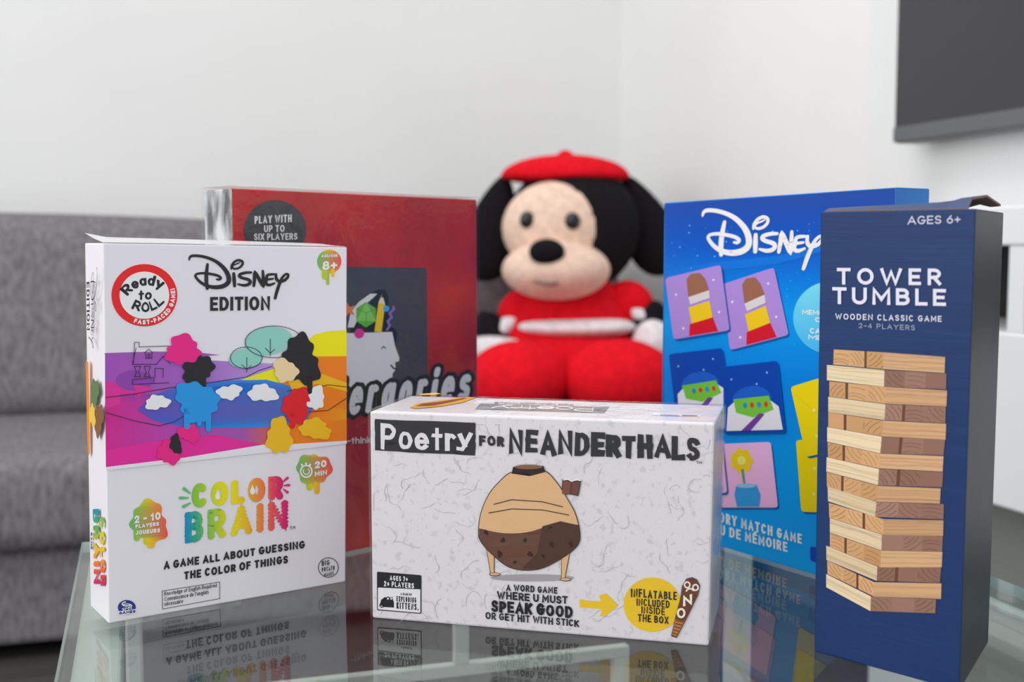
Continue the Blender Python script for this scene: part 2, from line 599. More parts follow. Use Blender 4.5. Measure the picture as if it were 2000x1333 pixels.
def cushion(name, lo, hi, parent, puff=0.02, lean=0.0, r=0.05, mats=None):
    bm = bmesh.new()
    x0, y0, z0 = lo
    x1, y1, z1 = hi
    hexa(bm, [(x0, y0, z0), (x1, y0, z0), (x1, y1, z0), (x0, y1, z0), (x0, y0, z1), (x1, y0, z1), (x1, y1, z1), (x0, y1, z1)])
    bmesh.ops.bevel(bm, geom=list(bm.edges), offset=r, segments=5, profile=0.6, affect='EDGES')
    bmesh.ops.subdivide_edges(bm, edges=[e for e in bm.edges if e.calc_length() > 0.2], cuts=9, use_grid_fill=True)
    c = Vector(((x0 + x1) / 2, (y0 + y1) / 2, (z0 + z1) / 2))
    for v in bm.verts:
        u = (v.co - c)
        ux, uy, uz = u.x / (x1 - x0) * 2, u.y / (y1 - y0) * 2, u.z / (z1 - z0) * 2
        k = puff * (1 - min(1, ux * ux))
        if abs(uz) > .9: v.co.z += math.copysign(k * (1 - min(1, uy * uy) * .6), uz)
        if abs(uy) > .9: v.co.y += math.copysign(k * (1 - min(1, uz * uz) * .6), uy)
        v.co.y += lean * (v.co.z - z0)
    return from_bm(name, bm, mats or fab, parent, True)


sofa = thing('sofa', (0.2, 2.5, 0), 'long grey fabric sofa along the white back wall behind the glass table', 'sofa')
SX0, SX1 = -1.25, 1.235
box('base', (SX0 + 0.02, 2.15, 0.03), (SX1 - 0.02, 2.98, 0.20), fab, sofa, 0.012)
for i in range(2):
    a = (SX0 + 0.2, 0.256)[i]
    b = (0.25, SX1 - 0.105)[i]
    cushion('seat_cushion', (a, 2.11, 0.20), (b, 2.80, 0.362), sofa, 0.006, 0, 0.045)
    cushion('back_cushion', (a, 2.63, 0.360), (b, 2.84, 0.775), sofa, 0.02, 0.12, 0.06)
box('back_frame', (SX0 + 0.02, 2.90, 0.20), (SX1 - 0.02, 3.02, 0.70), fab, sofa, 0.02)
cushion('armrest', (SX0, 2.12, 0.10), (SX0 + 0.19, 2.98, 0.58), sofa, 0.004, 0, 0.035)
cushion('armrest', (SX1 - 0.10, 2.12, 0.10), (SX1, 2.98, 0.50), sofa, 0.004, 0, 0.03)
for x in (SX0 + 0.1, SX1 - 0.1):
    for y in (2.22, 2.9):
        box('foot', (x - 0.03, y - 0.03, 0), (x + 0.03, y + 0.03, 0.065), footm, sofa, 0.004)

# ------------------------------------------------------------------ television, wall panel, cabinet
tvp = plank('trim_1', (XR - 0.03, 0.55, 0.34), (XR, 1.83, 2.6), whitem)
XT = XR - 0.095
tv = thing('television', (XT + 0.03, 1.2, 0.86), 'black flat screen television mounted on the white right wall', 'television')


def tvz(px, py, x):
    d = ray(px, py)
    t = (x - EYE.x) / d.x
    return EYE + d * t


pa = tvz(1746, 281, XT)
tvm = mat('television casing', (0.03, 0.032, 0.036), 0.35, 0.5)
scrm = mat('dark screen', (0.032, 0.030, 0.034), 0.22, 0.5)
ty1, tz0 = pa.y, pa.z
ty0, tz1 = ty1 - 1.24, tz0 + 0.72
box('casing', (XT, ty0, tz0), (XT + 0.05, ty1, tz1), tvm, tv, 0.004)
box('bezel', (XT - 0.004, ty0 + 0.002, tz0 + 0.002), (XT + 0.002, ty1 - 0.002, tz0 + 0.026), mat('grey bezel', (0.11, 0.12, 0.13), 0.35, 0.5), tv, 0.0015)
box('screen', (XT - 0.003, ty0 + 0.008, tz0 + 0.026), (XT + 0.001, ty1 - 0.006, tz1 - 0.008), scrm, tv)
box('wall_bracket', (XT + 0.05, ty1 - 0.75, tz0 + 0.2), (XR - 0.03, ty1 - 0.45, tz0 + 0.5), tvm, tv)

XCF = 1.02                       # front plane of the cabinet
cab = thing('media_cabinet', (1.14, 1.1, 0.30), 'white lacquered cabinet with an open dark slot, under the television', 'cabinet')
q0 = tvz(1950, 990, XCF)
zc0 = q0.z
zc1 = tvz(1962, 402, XCF).z
zo0, zo1 = tvz(1965, 650, XCF).z, tvz(1965, 480, XCF).z
ye = 1.62
y_post = tvz(1981, 560, XCF).y
box('carcass', (XCF, 0.5, zc0), (XR - 0.016, ye, zo0), whitem, cab, 0.003)
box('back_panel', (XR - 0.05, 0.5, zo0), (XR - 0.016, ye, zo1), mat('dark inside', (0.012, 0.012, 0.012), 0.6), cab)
box('top_board', (XCF, 0.5, zo1), (XR - 0.03, ye, zc1), whitem, cab, 0.003)
box('end_panel', (XCF, ye - 0.05, zo0), (XR - 0.05, ye, zo1), whitem, cab)
for k in range(4):
    yy = y_post - k * 0.24
    box('divider', (XCF + 0.002, yy - 0.014, zo0), (XCF + 0.03, yy + 0.014, zo1), whitem, cab, 0.002)
box('wall_shade_panel', (1.16, 0.52, 0.055), (1.20, ye - 0.03, zc0), mat('wall shade grey', (0.30, 0.31, 0.28), 0.5, 0.3), cab)  # added panel; its grey stands for the shaded wall under the cabinet
box('kick_board', (1.12, 0.5, 0), (1.16, ye - 0.01, 0.055), whitem, cab, 0.002)

# ------------------------------------------------------------------ glass table
tbl = thing('coffee_table', (0.2, 0.8, 0), 'rectangular clear glass coffee table with a white metal frame, holding the five boxes', 'table')
pbl = on_z(160, 1060, ZT)
TX0, TY1 = pbl.x, pbl.y
TX1 = on_z(1935, 1125, ZT).x
TY0 = 0.30
glassm = see_through('table glass', (0.86, 0.90, 0.88), gain=0.72)
edgem = mat('green glass edge', (0.55, 0.70, 0.66), 0.15, 0.6)
bm = bmesh.new()
hexa(bm, [(TX0, TY0, ZT - 0.008), (TX1, TY0, ZT - 0.008), (TX1, TY1, ZT - 0.008), (TX0, TY1, ZT - 0.008), (TX0, TY0, ZT), (TX1, TY0, ZT), (TX1, TY1, ZT), (TX0, TY1, ZT)])
for f in bm.faces:
    f.normal_update()
    if abs(f.normal.z) < .5: f.material_index = 1
from_bm('glass_top', bm, [glassm, edgem], tbl, label='clear glass tabletop with pale green edges')
framem = mat('white frame metal', (0.58, 0.60, 0.57), 0.35, 0.4)
zf = ZT - 0.0085
box('rail', (TX0 + 0.006, TY0 + 0.01, zf - 0.022), (TX0 + 0.032, TY1 - 0.012, zf), framem, tbl, 0.002)
box('rail', (TX1 - 0.024, TY0 + 0.01, zf - 0.012), (TX1 - 0.012, TY1 - 0.012, zf), framem, tbl, 0.002)
for x in (TX0 + 0.030, TX1 - 0.066):
    lw = 0.012 if x < 0 else 0.017
    box('leg', (x, TY1 - 0.045, 0), (x + lw, TY1 - 0.023, zf), framem, tbl, 0.002)
    box('leg', (x, TY0 + 0.02, 0), (x + lw, TY0 + 0.042, zf), framem, tbl, 0.002)
# frame below the glass at the back: a cross rail with two short posts
zl = 0.38
yl = on_z(700, 1317, zl).y
d_ = ray(1211, 1262)
xe = EYE.x + d_.x * (yl - EYE.y) / d_.y
d_ = ray(900, 1290)
xp = EYE.x + d_.x * (yl - EYE.y) / d_.y
box('cross_rail', (TX0 + 0.05, yl - 0.005, zl - 0.010), (xe + 0.007, yl + 0.005, zl), framem, tbl, 0.001)
box('post', (xe - 0.007, yl - 0.005, 0), (xe + 0.007, yl + 0.005, zl - 0.010), framem, tbl, 0.001)
box('post', (xp - 0.006, yl - 0.005, zl), (xp + 0.006, yl + 0.005, zf), framem, tbl, 0.001)
# ------------------------------------------------------------------ boxes on the table
inkm = print_mat('printed carton')
inkg = print_mat('glossy printed carton', 0.32, 0.18)
filmm = see_through('shrink film', (0.97, 0.97, 0.97), 0.08, 0.55, 0.35, 55)


def corners(fl, fr, tl, tr, depth, br=None):
    """front bottom corners on the glass; top corners in the same upright plane"""
    A, B = fl, fr
    u = (B - A).normalized()
    n = Vector((u.y, -u.x, 0))          # towards the viewer
    def up(p):
        d = ray(*p)
        t = (A - EYE).dot(n) / d.dot(n)
        return EYE + d * t
    C, D = up(tl), up(tr)
    back = (br - B) if br is not None else -n * depth
    return [A, B, B + back, A + back, C, D, D + back, C + back], n, u


def carton(root, name, P, m, bev=0.0008):
    bm = bmesh.new()
    v, fs = hexa(bm, P)
    bmesh.ops.bevel(bm, geom=list(bm.edges), offset=bev, segments=2, profile=0.5, affect='EDGES')
    return from_bm(name, bm, m, root)


def shell(root, P, off, mats=None):
    c = sum((Vector(p) for p in P), Vector()) / 8
    bm = bmesh.new()
    n1 = (P[1] - P[0]).normalized()
    n2 = (P[3] - P[0]).normalized()
    sg = [(-1, -1), (1, -1), (1, 1), (-1, 1)]
    Q = []
    for i, p in enumerate(P):
        a, b = sg[i % 4]
        Q.append(Vector(p) + n1 * a * off + n2 * b * off + Vector((0, 0, off if i > 3 else 0)))
    hexa(bm, Q)
    bmesh.ops.delete(bm, geom=[f for f in bm.faces if f.normal.z < -.9 or f.calc_center_median().z < ZT + .0005], context='FACES')
    return from_bm('shrink_film', bm, mats or filmm, root, label='clear shrink film')


def base_of(P):
    return (P[0] + P[1] + P[2] + P[3]) / 4


# --- white game box, left front
P, n, u = corners(on_z(212, 1219, ZT), on_z(675, 1137, ZT), (201, 475), (678, 483), 0.0405)
cb = thing('game_box', base_of(P), 'tall white game box with a rainbow band, leftmost on the glass table', 'game box')
whitec = mat('white carton', ink((214, 210, 216)), 0.45, 0.35)
carton(cb, 'carton', P, whitec)
pr = Print(P[0], n)
K = (34, 32, 36)
W_ = (222, 218, 222)
# rainbow band
pr.grid([(205, 694), (560, 712), (560, 812), (205, 812)], 6, 3, stops([(205, (150, 72, 168)), (400, (150, 90, 178)), (470, (166, 130, 198)), (560, (170, 140, 200))]), 0)
pr.poly([(205, 694), (204, 690), (300, 687), (380, 688), (430, 694), (300, 701)], (150, 78, 168), 0)
pr.poly([(205, 745), (260, 752), (300, 757), (270, 775), (205, 800)], (205, 40, 140), 1)
pr.ell(262, 744, 36, 20, (132, 60, 158), 1)
pr.poly([(470, 742), (560, 712), (592, 676), (612, 655), (640, 647), (676.5, 645), (676.5, 700), (560, 760), (500, 745)], (246, 210, 4), 1)
pr.poly([(590, 697), (676.5, 696), (676.5, 800), (600, 790), (540, 760)], (232, 118, 14), 2)
pr.poly([(560, 740), (620, 728), (676.5, 748), (676.5, 765), (620, 750), (570, 762)], (246, 168, 16), 3)
pr.grid([(205, 770), (676.5, 770), (676.5, 862), (206.5, 913)], 16, 6, lambda x, y: stops([(205, (196, 28, 132)), (330, (170, 60, 160)), (470, (150, 76, 160)), (560, (216, 96, 40)), (676, (240, 140, 10))])(x, y) if y > 780 else stops([(205, (190, 30, 130)), (300, (120, 60, 160)), (560, (200, 90, 60)), (676, (232, 118, 14))])(x, y), 1)
pr.poly([(206, 880), (300, 862), (420, 850), (512, 869), (360, 894), (207, 913)], (212, 32, 140), 2)
pr.poly([(512, 869), (540, 845), (600, 830), (676.5, 820), (676.5, 862), (581, 867)], (226, 118, 22), 2)
pr.poly([(268, 800), (300, 772), (360, 752), (440, 744), (520, 742), (590, 760), (615, 790), (600, 818), (530, 834), (430, 836), (350, 832), (300, 822)], stops([(268, (90, 70, 170)), (340, (40, 100, 190)), (420, (22, 122, 205)), (540, (34, 130, 210)), (600, (70, 100, 170))]), 3)
pr.poly([(400, 758), (470, 748), (520, 750), (470, 770)], (20, 96, 184), 4)
pr.poly([(206.8, 912.5), (207, 919), (362, 902), (514, 885), (582, 878), (676.5, 867), (676.5, 861), (581, 867), (512, 869), (360, 894)], (214, 210, 216), 4)
pr.line([(205, 777), (260, 770), (330, 758), (420, 746), (480, 737), (505, 724), (530, 716)], 1.3, K, 5)
pr.line([(206, 806), (260, 822), (310, 832), (340, 824), (370, 806)], 1.3, K, 5)
pr.line([(560, 764), (600, 760), (640, 752), (676, 756)], 1.3, K, 5)
pr.line([(590, 806), (640, 802), (676, 778)], 1.3, K, 5)
# line drawing of a house and trees
pr.ell(524, 666, 47, 27, (132, 190, 178), 4, rot=-8)
pr.ell(480, 700, 34, 19, (132, 190, 178), 4, rot=-8)
pr.line(arc(534, 668, 56, 31, 20, 340, 26), 1.2, K, 6)
pr.line(arc(480, 699, 31, 21, 0, 360, 20), 1.2, K, 6)
for (x, y, h) in ((527, 690, 28), (481, 722, 24)):
    pr.line([(x, y + 6), (x, y - h)], 1.2, K, 6)
    pr.line([(x - 10, y - 10), (x, y), (x + 9, y - 8)], 1.2, K, 6)
for L_ in ([(260, 710), (262, 669), (271, 669), (271, 678), (330, 676)], [(265, 679), (258, 712), (305, 712), (318, 696), (333, 712)], [(281, 690), (290, 682), (298, 690)], [(284, 690), (284, 700), (296, 700), (296, 690)], [(288, 692), (292, 692), (292, 698), (288, 698), (288, 692)],
           [(262, 716), (274, 716), (270, 728), (274, 736), (262, 736), (266, 728), (262, 716)], [(281, 716), (293, 716), (289, 728), (293, 736), (281, 736), (285, 728), (281, 716)], [(258, 751), (258, 742), (300, 738), (300, 748)], [(302, 738), (302, 720), (318, 720), (318, 738)], [(258, 751), (330, 748)]):
    pr.line(L_, 1.2, K, 6)
pr.build('rainbow_picture', inkm, cb, 'rainbow landscape band')
# plain paint splashes in the band
PK, BK, BL_, RD_, YE_ = (218, 26, 124), (30, 28, 32), (28, 138, 208), (206, 24, 34), (238, 172, 24)
pr.splat(384, 722, 32, 30, BK, 7, 9, .3, [(-12, 14, 9), (14, 8, 7)], 4)
pr.splat(356, 684, 36, 26, PK, 8, 8, .3, [], 6)
pr.splat(384, 784, 44, 36, BL_, 8, 9, .28, [(-20, 12, 12), (22, 18, 10), (4, 8, 9)], 7)
pr.splat(306, 786, 22, 15, W_, 8, 7, .3, [], 8)
pr.splat(447, 766, 22, 15, W_, 8, 7, .3, [], 9)
pr.splat(368, 846, 20, 18, PK, 8, 8, .3, [], 11)
pr.splat(328, 884, 22, 22, PK, 8, 8, .3, [], 12)
pr.splat(342, 868, 12, 18, BK, 9, 6, .3, [], 13)
pr.splat(586, 704, 38, 44, BK, 7, 9, .32, [(18, 18, 10)], 14)
pr.splat(556, 724, 24, 22, (240, 196, 150), 8, 7, .25, [], 15)
pr.splat(578, 792, 28, 32, RD_, 8, 8, .25, [(-8, 8, 10)], 16)
pr.splat(512, 768, 26, 18, W_, 8, 7, .3, [], 17)
pr.splat(616, 778, 17, 22, W_, 8, 7, .3, [], 18)
pr.splat(544, 852, 27, 32, YE_, 8, 8, .28, [], 19)
pr.splat(614, 838, 30, 20, YE_, 8, 8, .28, [], 20)
pr.build('paint_splashes', inkm, cb, 'loose paint splashes in pink, blue, black, red and yellow')
# round badge
pr.ell(281.7, 577, 64.2, 60.8, (214, 26, 28), 1, 44)
pr.ell(281.6, 577, 48.5, 46.2, W_, 2, 40)
pr.text('Ready', (249, 579), (315, 566), 21, K, .2, 3, .08, 'round', bulge=14)
pr.text('to', (270, 587), (296, 585), 20, K, .21, 3, .08, 'round')
pr.text('ROLL', (255, 603), (322, 590), 20, K, .22, 3, .08, 'round', bulge=-13)


def ring(cx, cy, rx, ry, a0, a1):
    def f(X, hh):
        a = radians(a0 + (a1 - a0) * X)
        return (cx + (rx - hh) * cos(a), cy + (ry - hh) * sin(a))
    return (f, None, abs(radians(a1 - a0)) * (rx + ry) / 2)


pr.text('FAST-PACED GAME!', None, None, 9, W_, .26, 3, .2, path=ring(281.7, 577, 60.5, 57.2, 111, -14))
pr.build('round_badge', inkm, cb, 'red and white round badge')
logo(pr, lambda x, y: (140 + x / 3.417, 430 + y / 3.417), K, 1.22)
pr.text('EDITION', (410, 607.5), (527, 606), 27, K, .21, 3, .11)
pr.build('title_lettering', inkm, cb, 'black curly heading')
# badges
GR = lambda x0, x1: stops([(x0, (96, 172, 90)), (x0 + (x1 - x0) * .42, (206, 196, 30)), (x0 + (x1 - x0) * .65, (238, 160, 40)), (x1, (222, 70, 70))])
pr.ell(642.8, 511, 23.5, 23, GR(620, 667), 1, 36)
pr.line([(634, 525), (634, 541)], 11, (170, 186, 50), 1, 'round')
pr.line([(640, 525), (640, 554)], 6, (150, 178, 60), 1, 'round')
pr.line([(650, 525), (650, 539)], 6, (232, 180, 40), 1, 'round')
pr.text('AGE/ÂGE', (627, 503), (659, 502), 5.5, W_, .22, 3, .12)
pr.text('8+', (629, 528), (658, 526), 17, W_, .22, 3, .12)
pr.build('age_badge', inkm, cb, 'dripping paint drop badge')
pr.splat(291, 1020, 37, 38, GR(254, 328), 1, 8, .25, [(-24, -6, 12), (3, 6, 17), (-6, 2, 10)], 21)
pr.text('2 - 10', (262, 1023), (313, 1015), 15, W_, .24, 3, .14)
pr.text('PLAYERS', (264, 1032.5), (310, 1027), 7.5, W_, .26, 3, .16)
pr.text('JOUEURS', (265, 1045), (312, 1040), 8, W_, .26, 3, .16)
pr.build('players_badge', inkm, cb, 'rainbow splat badge')
pr.splat(612.6, 917.5, 31.5, 33, GR(581, 645), 1, 8, .2, [(6, 10, 11), (-8, 2, 13)], 22)
pr.text('20', (614, 916), (637, 912), 14, W_, .26, 3, .12)
pr.text('MIN', (614, 931), (638, 927.5), 9.5, W_, .26, 3, .16)
pr.line(arc(597.5, 921, 11, 11.5, 0, 360, 24), 3, W_, 3)
pr.line(arc(597.5, 921, 6, 6, -60, 220, 16), 2, W_, 3)
for x in (589, 597, 605): pr.ell(x, 906 + abs(x - 597) * .3, 2, 2.6, W_, 3, 10)
pr.build('time_badge', inkm, cb, 'rainbow splat badge with a small clock')
g1 = stops([(374, (116, 178, 62)), (420, (196, 204, 24)), (458, (246, 206, 8)), (490, (240, 150, 40)), (520, (232, 100, 70)), (548, (196, 16, 104))])
pr.text('COLOR', (374, 993.5), (553, 976), (48, 47), g1, .29, 2, .12, 'round')
for (x, y) in ((424.5, 968), (492.5, 958)):
    pr.poly([(x, y - 11), (x + 5, y + 1), (x + 4.4, y + 6), (x, y + 8.5), (x - 4.4, y + 6), (x - 5, y + 1)], W_, 4)
for (a, b, c) in (((371, 964), (359, 955), 0), ((367, 973), (352, 973), 0), ((371, 983), (358, 990), 0)):
    pr.line([a, b], [3, 6.5], (86, 176, 110), 3, 'round')
for (a, b) in (((552, 942), (561, 934)), ((554, 949), (564, 948)), ((553, 956), (561, 962))):
    pr.line([a, b], [2.5, 5.5], (200, 30, 110), 3, 'round')
g2 = stops([(362, (0, 130, 184)), (392, (80, 170, 100)), (425, (168, 192, 40)), (458, (244, 204, 8)), (495, (240, 150, 40)), (525, (226, 90, 76)), (560, (200, 16, 104))])
pr.text('BRAIN', (361, 1062), (562, 1033), (60, 57), g2, .22, 2, .16, 'round', fluffy=.24)
pr.text('TM', (566, 1035), (576, 1033), 6, K, .16, 3, .2)
pr.build('game_name', inkm, cb, 'two rainbow coloured words')
pr.text('A GAME ALL ABOUT GUESSING', (319.5, 1113), (595, 1071), (16, 15), K, .24, 3, .13, 'round', bob=.03)
pr.text('THE COLOR OF THINGS', (359, 1133), (562, 1100.5), (16, 15.5), K, .24, 3, .13, 'round', bob=.03)
pr.build('tagline', inkm, cb)
pr.line([(316.4, 1155), (428.9, 1137.3), (428.9, 1169.7), (317.4, 1190.2), (316.4, 1155)], 1.1, (70, 66, 70), 2)
pr.text('Knowledge of English Required', (320.5, 1164.2), (423, 1147), 8, (50, 48, 52), .12, 3, .1)
pr.text("Connaissance de l'anglais", (321, 1174.6), (407, 1160), 8, (50, 48, 52), .12, 3, .1)
pr.text('nécessaire', (321, 1184.2), (357, 1178), 8, (50, 48, 52), .12, 3, .1)
pr.build('language_notice', inkm, cb)
NB = (32, 50, 130)
pr.ell(247.5, 1187, 17.5, 14.5, NB, 1)
pr.line(arc(247, 1180, 9, 4, 20, 260, 12), 2.2, W_, 3)
pr.line(arc(248, 1183.5, 9, 3.5, 200, 80 + 360, 12), 1.6, W_, 3)
pr.text('SPIN', (238, 1192.5), (257, 1190), 4.5, W_, .2, 3, .2)
pr.poly([(230, 1194.5), (265, 1190), (265.5, 1198.5), (231, 1203)], W_, 2)
pr.text('GAMES', (232, 1201), (264, 1197), 5.5, NB, .28, 3, .16)
pr.build('blue_logo', inkm, cb, 'small blue round logo')
pr.line(arc(641, 1109, 19.5, 19, 0, 360, 28), 1.4, K, 2)
pr.text('BIG', (628, 1106), (643, 1103.4), 10, K, .16, 3, .18, bob=.05)
pr.text('POTATO', (628, 1117.5), (653, 1113.5), 8.5, K, .16, 3, .18, bob=.05)
pr.text('GAMES', (633, 1126.5), (651, 1123.5), 7, K, .17, 3, .18, bob=.05)
pr.build('speech_bubble', inkm, cb, 'outlined speech bubble logo')
# left side panel
nl = -(P[1] - P[0]).normalized()
ps = Print(P[0], nl)
ps.k = 1.15
logo(ps, lambda x, y: (191.5 - (y - 238) / 287 * 17, 523 + (x - 783) / 662 * 157), K, .55)
gy = lambda lst: stops(lst, 1)


def down(x0, y0, x1, y1, h):
    return (lambda X, hh: (x0 + (x1 - x0) * X + hh * .28, y0 + (y1 - y0) * X - hh * .02), None, y1 - y0), h / .28


for (t_, x0, y0, x1, y1, h_, c_, w_, cp_) in (
        ('EDITION', 170.5, 551, 171.5, 646, 6, K, .2, 'butt'),
        ('COLOR', 195, 1010, 198, 1146, 9.5, gy([(1005, (110, 176, 80)), (1040, (200, 200, 30)), (1075, (242, 190, 20)), (1110, (232, 110, 50)), (1146, (200, 20, 100))]), .27, 'round'),
        ('BRAIN', 183, 995, 185, 1142, 11.5, gy([(990, (0, 130, 180)), (1030, (90, 170, 90)), (1070, (240, 190, 20)), (1105, (232, 110, 50)), (1140, (196, 20, 100))]), .25, 'round'),
        ('GAME', 178.6, 1040, 179, 1074, 3.2, K, .24, 'butt')):
    pth, hh_ = down(x0, y0, x1, y1, h_)
    ps.text(t_, None, None, hh_, c_, w_, 3, .12, cp_, path=pth)
ps.poly([(168.4, 704), (173.5, 708), (175.5, 790), (176.5, 885), (173, 893), (171, 850)], (226, 130, 30), 1)
ps.splat(186, 768, 8, 26, (88, 120, 66), 2, 7, .3, [], 31)
ps.splat(194, 820, 9, 30, (130, 82, 44), 2, 7, .3, [], 32)
ps.splat(182, 812, 6, 22, (230, 190, 60), 3, 6, .3, [], 33)
ps.build('side_print', inkm, cb)
# top: printing and the torn flap
pt = Print(P[4], (0, 0, 1))
fl = bmesh.new()
TL, TR, BRt, BLt = P[4], P[5], P[6], P[7]
up = Vector((0, 0, 1))
rows = []
for i in range(13):
    t = i / 12
    a = TL.lerp(TR, t)
    b = BLt.lerp(BRt, t)
    hgt = 0.0018 * (1 - t) ** 0.7 + 0.0022
    if i == 0: hgt += 0.0022
    rows.append([a + up * .0004, a.lerp(b, .5) + up * (hgt * .45), b + up * hgt])
vv = [[fl.verts.new(p) for p in r] for r in rows]
for i in range(12):
    for j in range(2):
        fl.faces.new((vv[i][j], vv[i + 1][j], vv[i + 1][j + 1], vv[i][j + 1]))
bmesh.ops.solidify(fl, geom=list(fl.faces), thickness=0.0006)
lid = from_bm('lid_flap', fl, mat('white card', ink((228, 226, 230)), 0.4, 0.4), cb, label='slightly raised white lid flap')
pt.O = P[4] + up * .0032
for (x0, x1, c) in ((505, 540, (70, 150, 120)), (535, 575, (220, 190, 60)), (570, 600, (230, 140, 60)), (595, 630, (214, 60, 90))):
    pass
# --- red box behind
a = cw(-0.1853, 0.7835, ZT)
b = a + cw(cos(radians(42.24)), sin(radians(42.24))) * 0.2138
P, n, u = corners(a, b, (452, 368), (931, 390), 0.0386)
rb = thing('game_box', base_of(P), 'red film-wrapped game box standing behind the tall white game box', 'game box')
redm = noise_mat('mottled red carton', ink((150, 22, 30), 1.2), ink((186, 44, 38), 1.2), 14, 0.35, 0.7, rough=0.45, spec=0.35, detail=5)
silver = noise_mat('crinkled silver side', (0.06, 0.07, 0.07), (0.80, 0.82, 0.83), 95, 0.36, 0.66, rough=0.3, spec=0.5, bump=0.6, bscale=60, vec=(1, 1, 0.4))
bm = bmesh.new()
v, fs = hexa(bm, P)
bmesh.ops.bevel(bm, geom=list(bm.edges), offset=0.001, segments=2, profile=0.5, affect='EDGES')
bm.normal_update()
for f in bm.faces:
    if f.normal.dot(-u) > .9: f.material_index = 1
from_bm('carton', bm, [redm, silver], rb)
pr = Print(P[0], n)
pr.k = 1.2
DG = (62, 62, 66)
pr.ell(537, 450, 61, 59, DG, 1, 44)
WT = (216, 214, 214)
pr.text('PLAY WITH', (496.5, 437.5), (569, 434), 15, WT, .18, 3, .12)
pr.text('UP TO', (515, 454), (555, 453), 13.5, WT, .18, 3, .12)
pr.text('SIX PLAYERS', (495.5, 469.5), (580, 468.5), 13, WT, .18, 3, .12)
pr.build('round_badge', inkm, rb, 'dark grey round badge')
pr.rrect([(560, 520), (833, 523), (836, 790), (560, 830)], 7, (66, 66, 72), 1)
pr.poly([(682, 655), (690, 610), (712, 578), (738, 566), (752, 566), (758, 580), (757, 640), (768, 640), (775, 650), (770, 700), (690, 700)], (28, 27, 32), 2)
pr.poly([(560, 648), (684, 651), (765, 648.5), (771, 677), (779.5, 700), (778, 706), (771, 708), (772, 722), (766, 730), (765, 742), (759, 749.5), (740, 752), (732, 760), (730, 800), (560, 800)], (214, 212, 216), 3)
pr.poly([(678, 640), (684, 610), (700, 590), (722, 574), (736, 574), (728, 582), (712, 596), (700, 620), (690, 640)], (212, 210, 212), 3)
pr.line([(762, 713), (768, 720), (776, 722)], 3, (36, 34, 38), 4)
pr.line([(744, 682), (748, 677), (753, 681)], 2, (50, 48, 52), 4)
hx = [(714 + 22 * cos(radians(t)), 615 + 25 * sin(radians(t))) for t in range(30, 390, 60)]
pr.poly(hx, (98, 172, 62), 4)
pr.poly([hx[2], hx[4], hx[0]], (124, 196, 84), 5)
for q in hx[1::2]: pr.line([q, (714, 612)], 1, (80, 150, 50), 6)
pr.poly([(730, 648), (744, 649.5), (751, 595), (738, 591)], (240, 190, 10), 5)
pr.poly([(738, 591), (751, 595), (745.5, 574)], (226, 206, 176), 5)
pr.poly([(743, 581), (747.5, 582), (745.5, 574)], (60, 50, 50), 6)
pr.ell(700.5, 651.5, 9.5, 9.5, (214, 44, 140), 6)
pr.ell(753, 603, 6, 6, (60, 160, 220), 6)
pr.line([(754, 646), (760, 636), (756, 628), (764, 620), (760, 612), (768, 604), (767, 598)], 4.5, (142, 104, 176), 5)
pr.poly([(676, 590), (682, 600), (694, 596), (686, 606), (692, 616), (680, 612), (674, 620)], (216, 120, 60), 5)
pr.build('head_picture', inkm, rb, 'pale head outline on a dark panel')
tp0, tp1, th = (516, 832), (913, 783), (80, 74)
pr.text('Scattergories', tp0, tp1, th, (26, 25, 29), .15, 5, .11, 'round', slant=.16, grow=.2)
pr.text('Scattergories', tp0, tp1, th, (206, 204, 206), .15, 7, .11, 'round', slant=.16)
pr.text('-thinking', (678, 868), (746, 864), 13, (200, 196, 196), .16, 3, .1)
pr.build('title_lettering', inkm, rb, 'slanting pale lettering outlined in black')
shell(rb, P, 0.0016)

def smooth(pts, k=5):
    o, n = [], len(pts)
    for i in range(n):
        p0, p1, p2, p3 = pts[i - 1], pts[i], pts[(i + 1) % n], pts[(i + 2) % n]
        for j in range(k):
            t = j / k
            o.append(tuple(.5 * (2 * p1[m] + (p2[m] - p0[m]) * t + (2 * p0[m] - 5 * p1[m] + 4 * p2[m] - p3[m]) * t * t + (3 * p1[m] - p0[m] - 3 * p2[m] + p3[m]) * t ** 3) for m in (0, 1)))
    return o


# --- grey stone-look box, front centre
P, n, u = corners(on_z(727, 1208, ZT), on_z(1384, 1263, ZT), (722, 804), (1396, 828), 0.074)
po = thing('game_box', base_of(P), 'low wide pale grey game box with a stone-look face, front centre on the glass', 'game box')
stone = noise_mat('stone look carton', ink((190, 185, 189)), ink((206, 201, 204)), 260, 0.33, 0.44, rough=0.45, spec=0.35, detail=6)
bm = bmesh.new()
v, fs = hexa(bm, P)
bmesh.ops.bevel(bm, geom=list(bm.edges), offset=0.0012, segments=2, profile=0.5, affect='EDGES')
from_bm('carton', bm, [stone], po)
pr = Print(P[0], n)
rnd = random.Random(4)


def rough_quad(q, m, j):
    o = []
    for i in range(4):
        a, b = q[i], q[(i + 1) % 4]
        for t in range(m):
            o.append((a[0] + (b[0] - a[0]) * t / m + rnd.uniform(-j, j), a[1] + (b[1] - a[1]) * t / m + rnd.uniform(-j, j)))
    return o


K = (20, 18, 21)
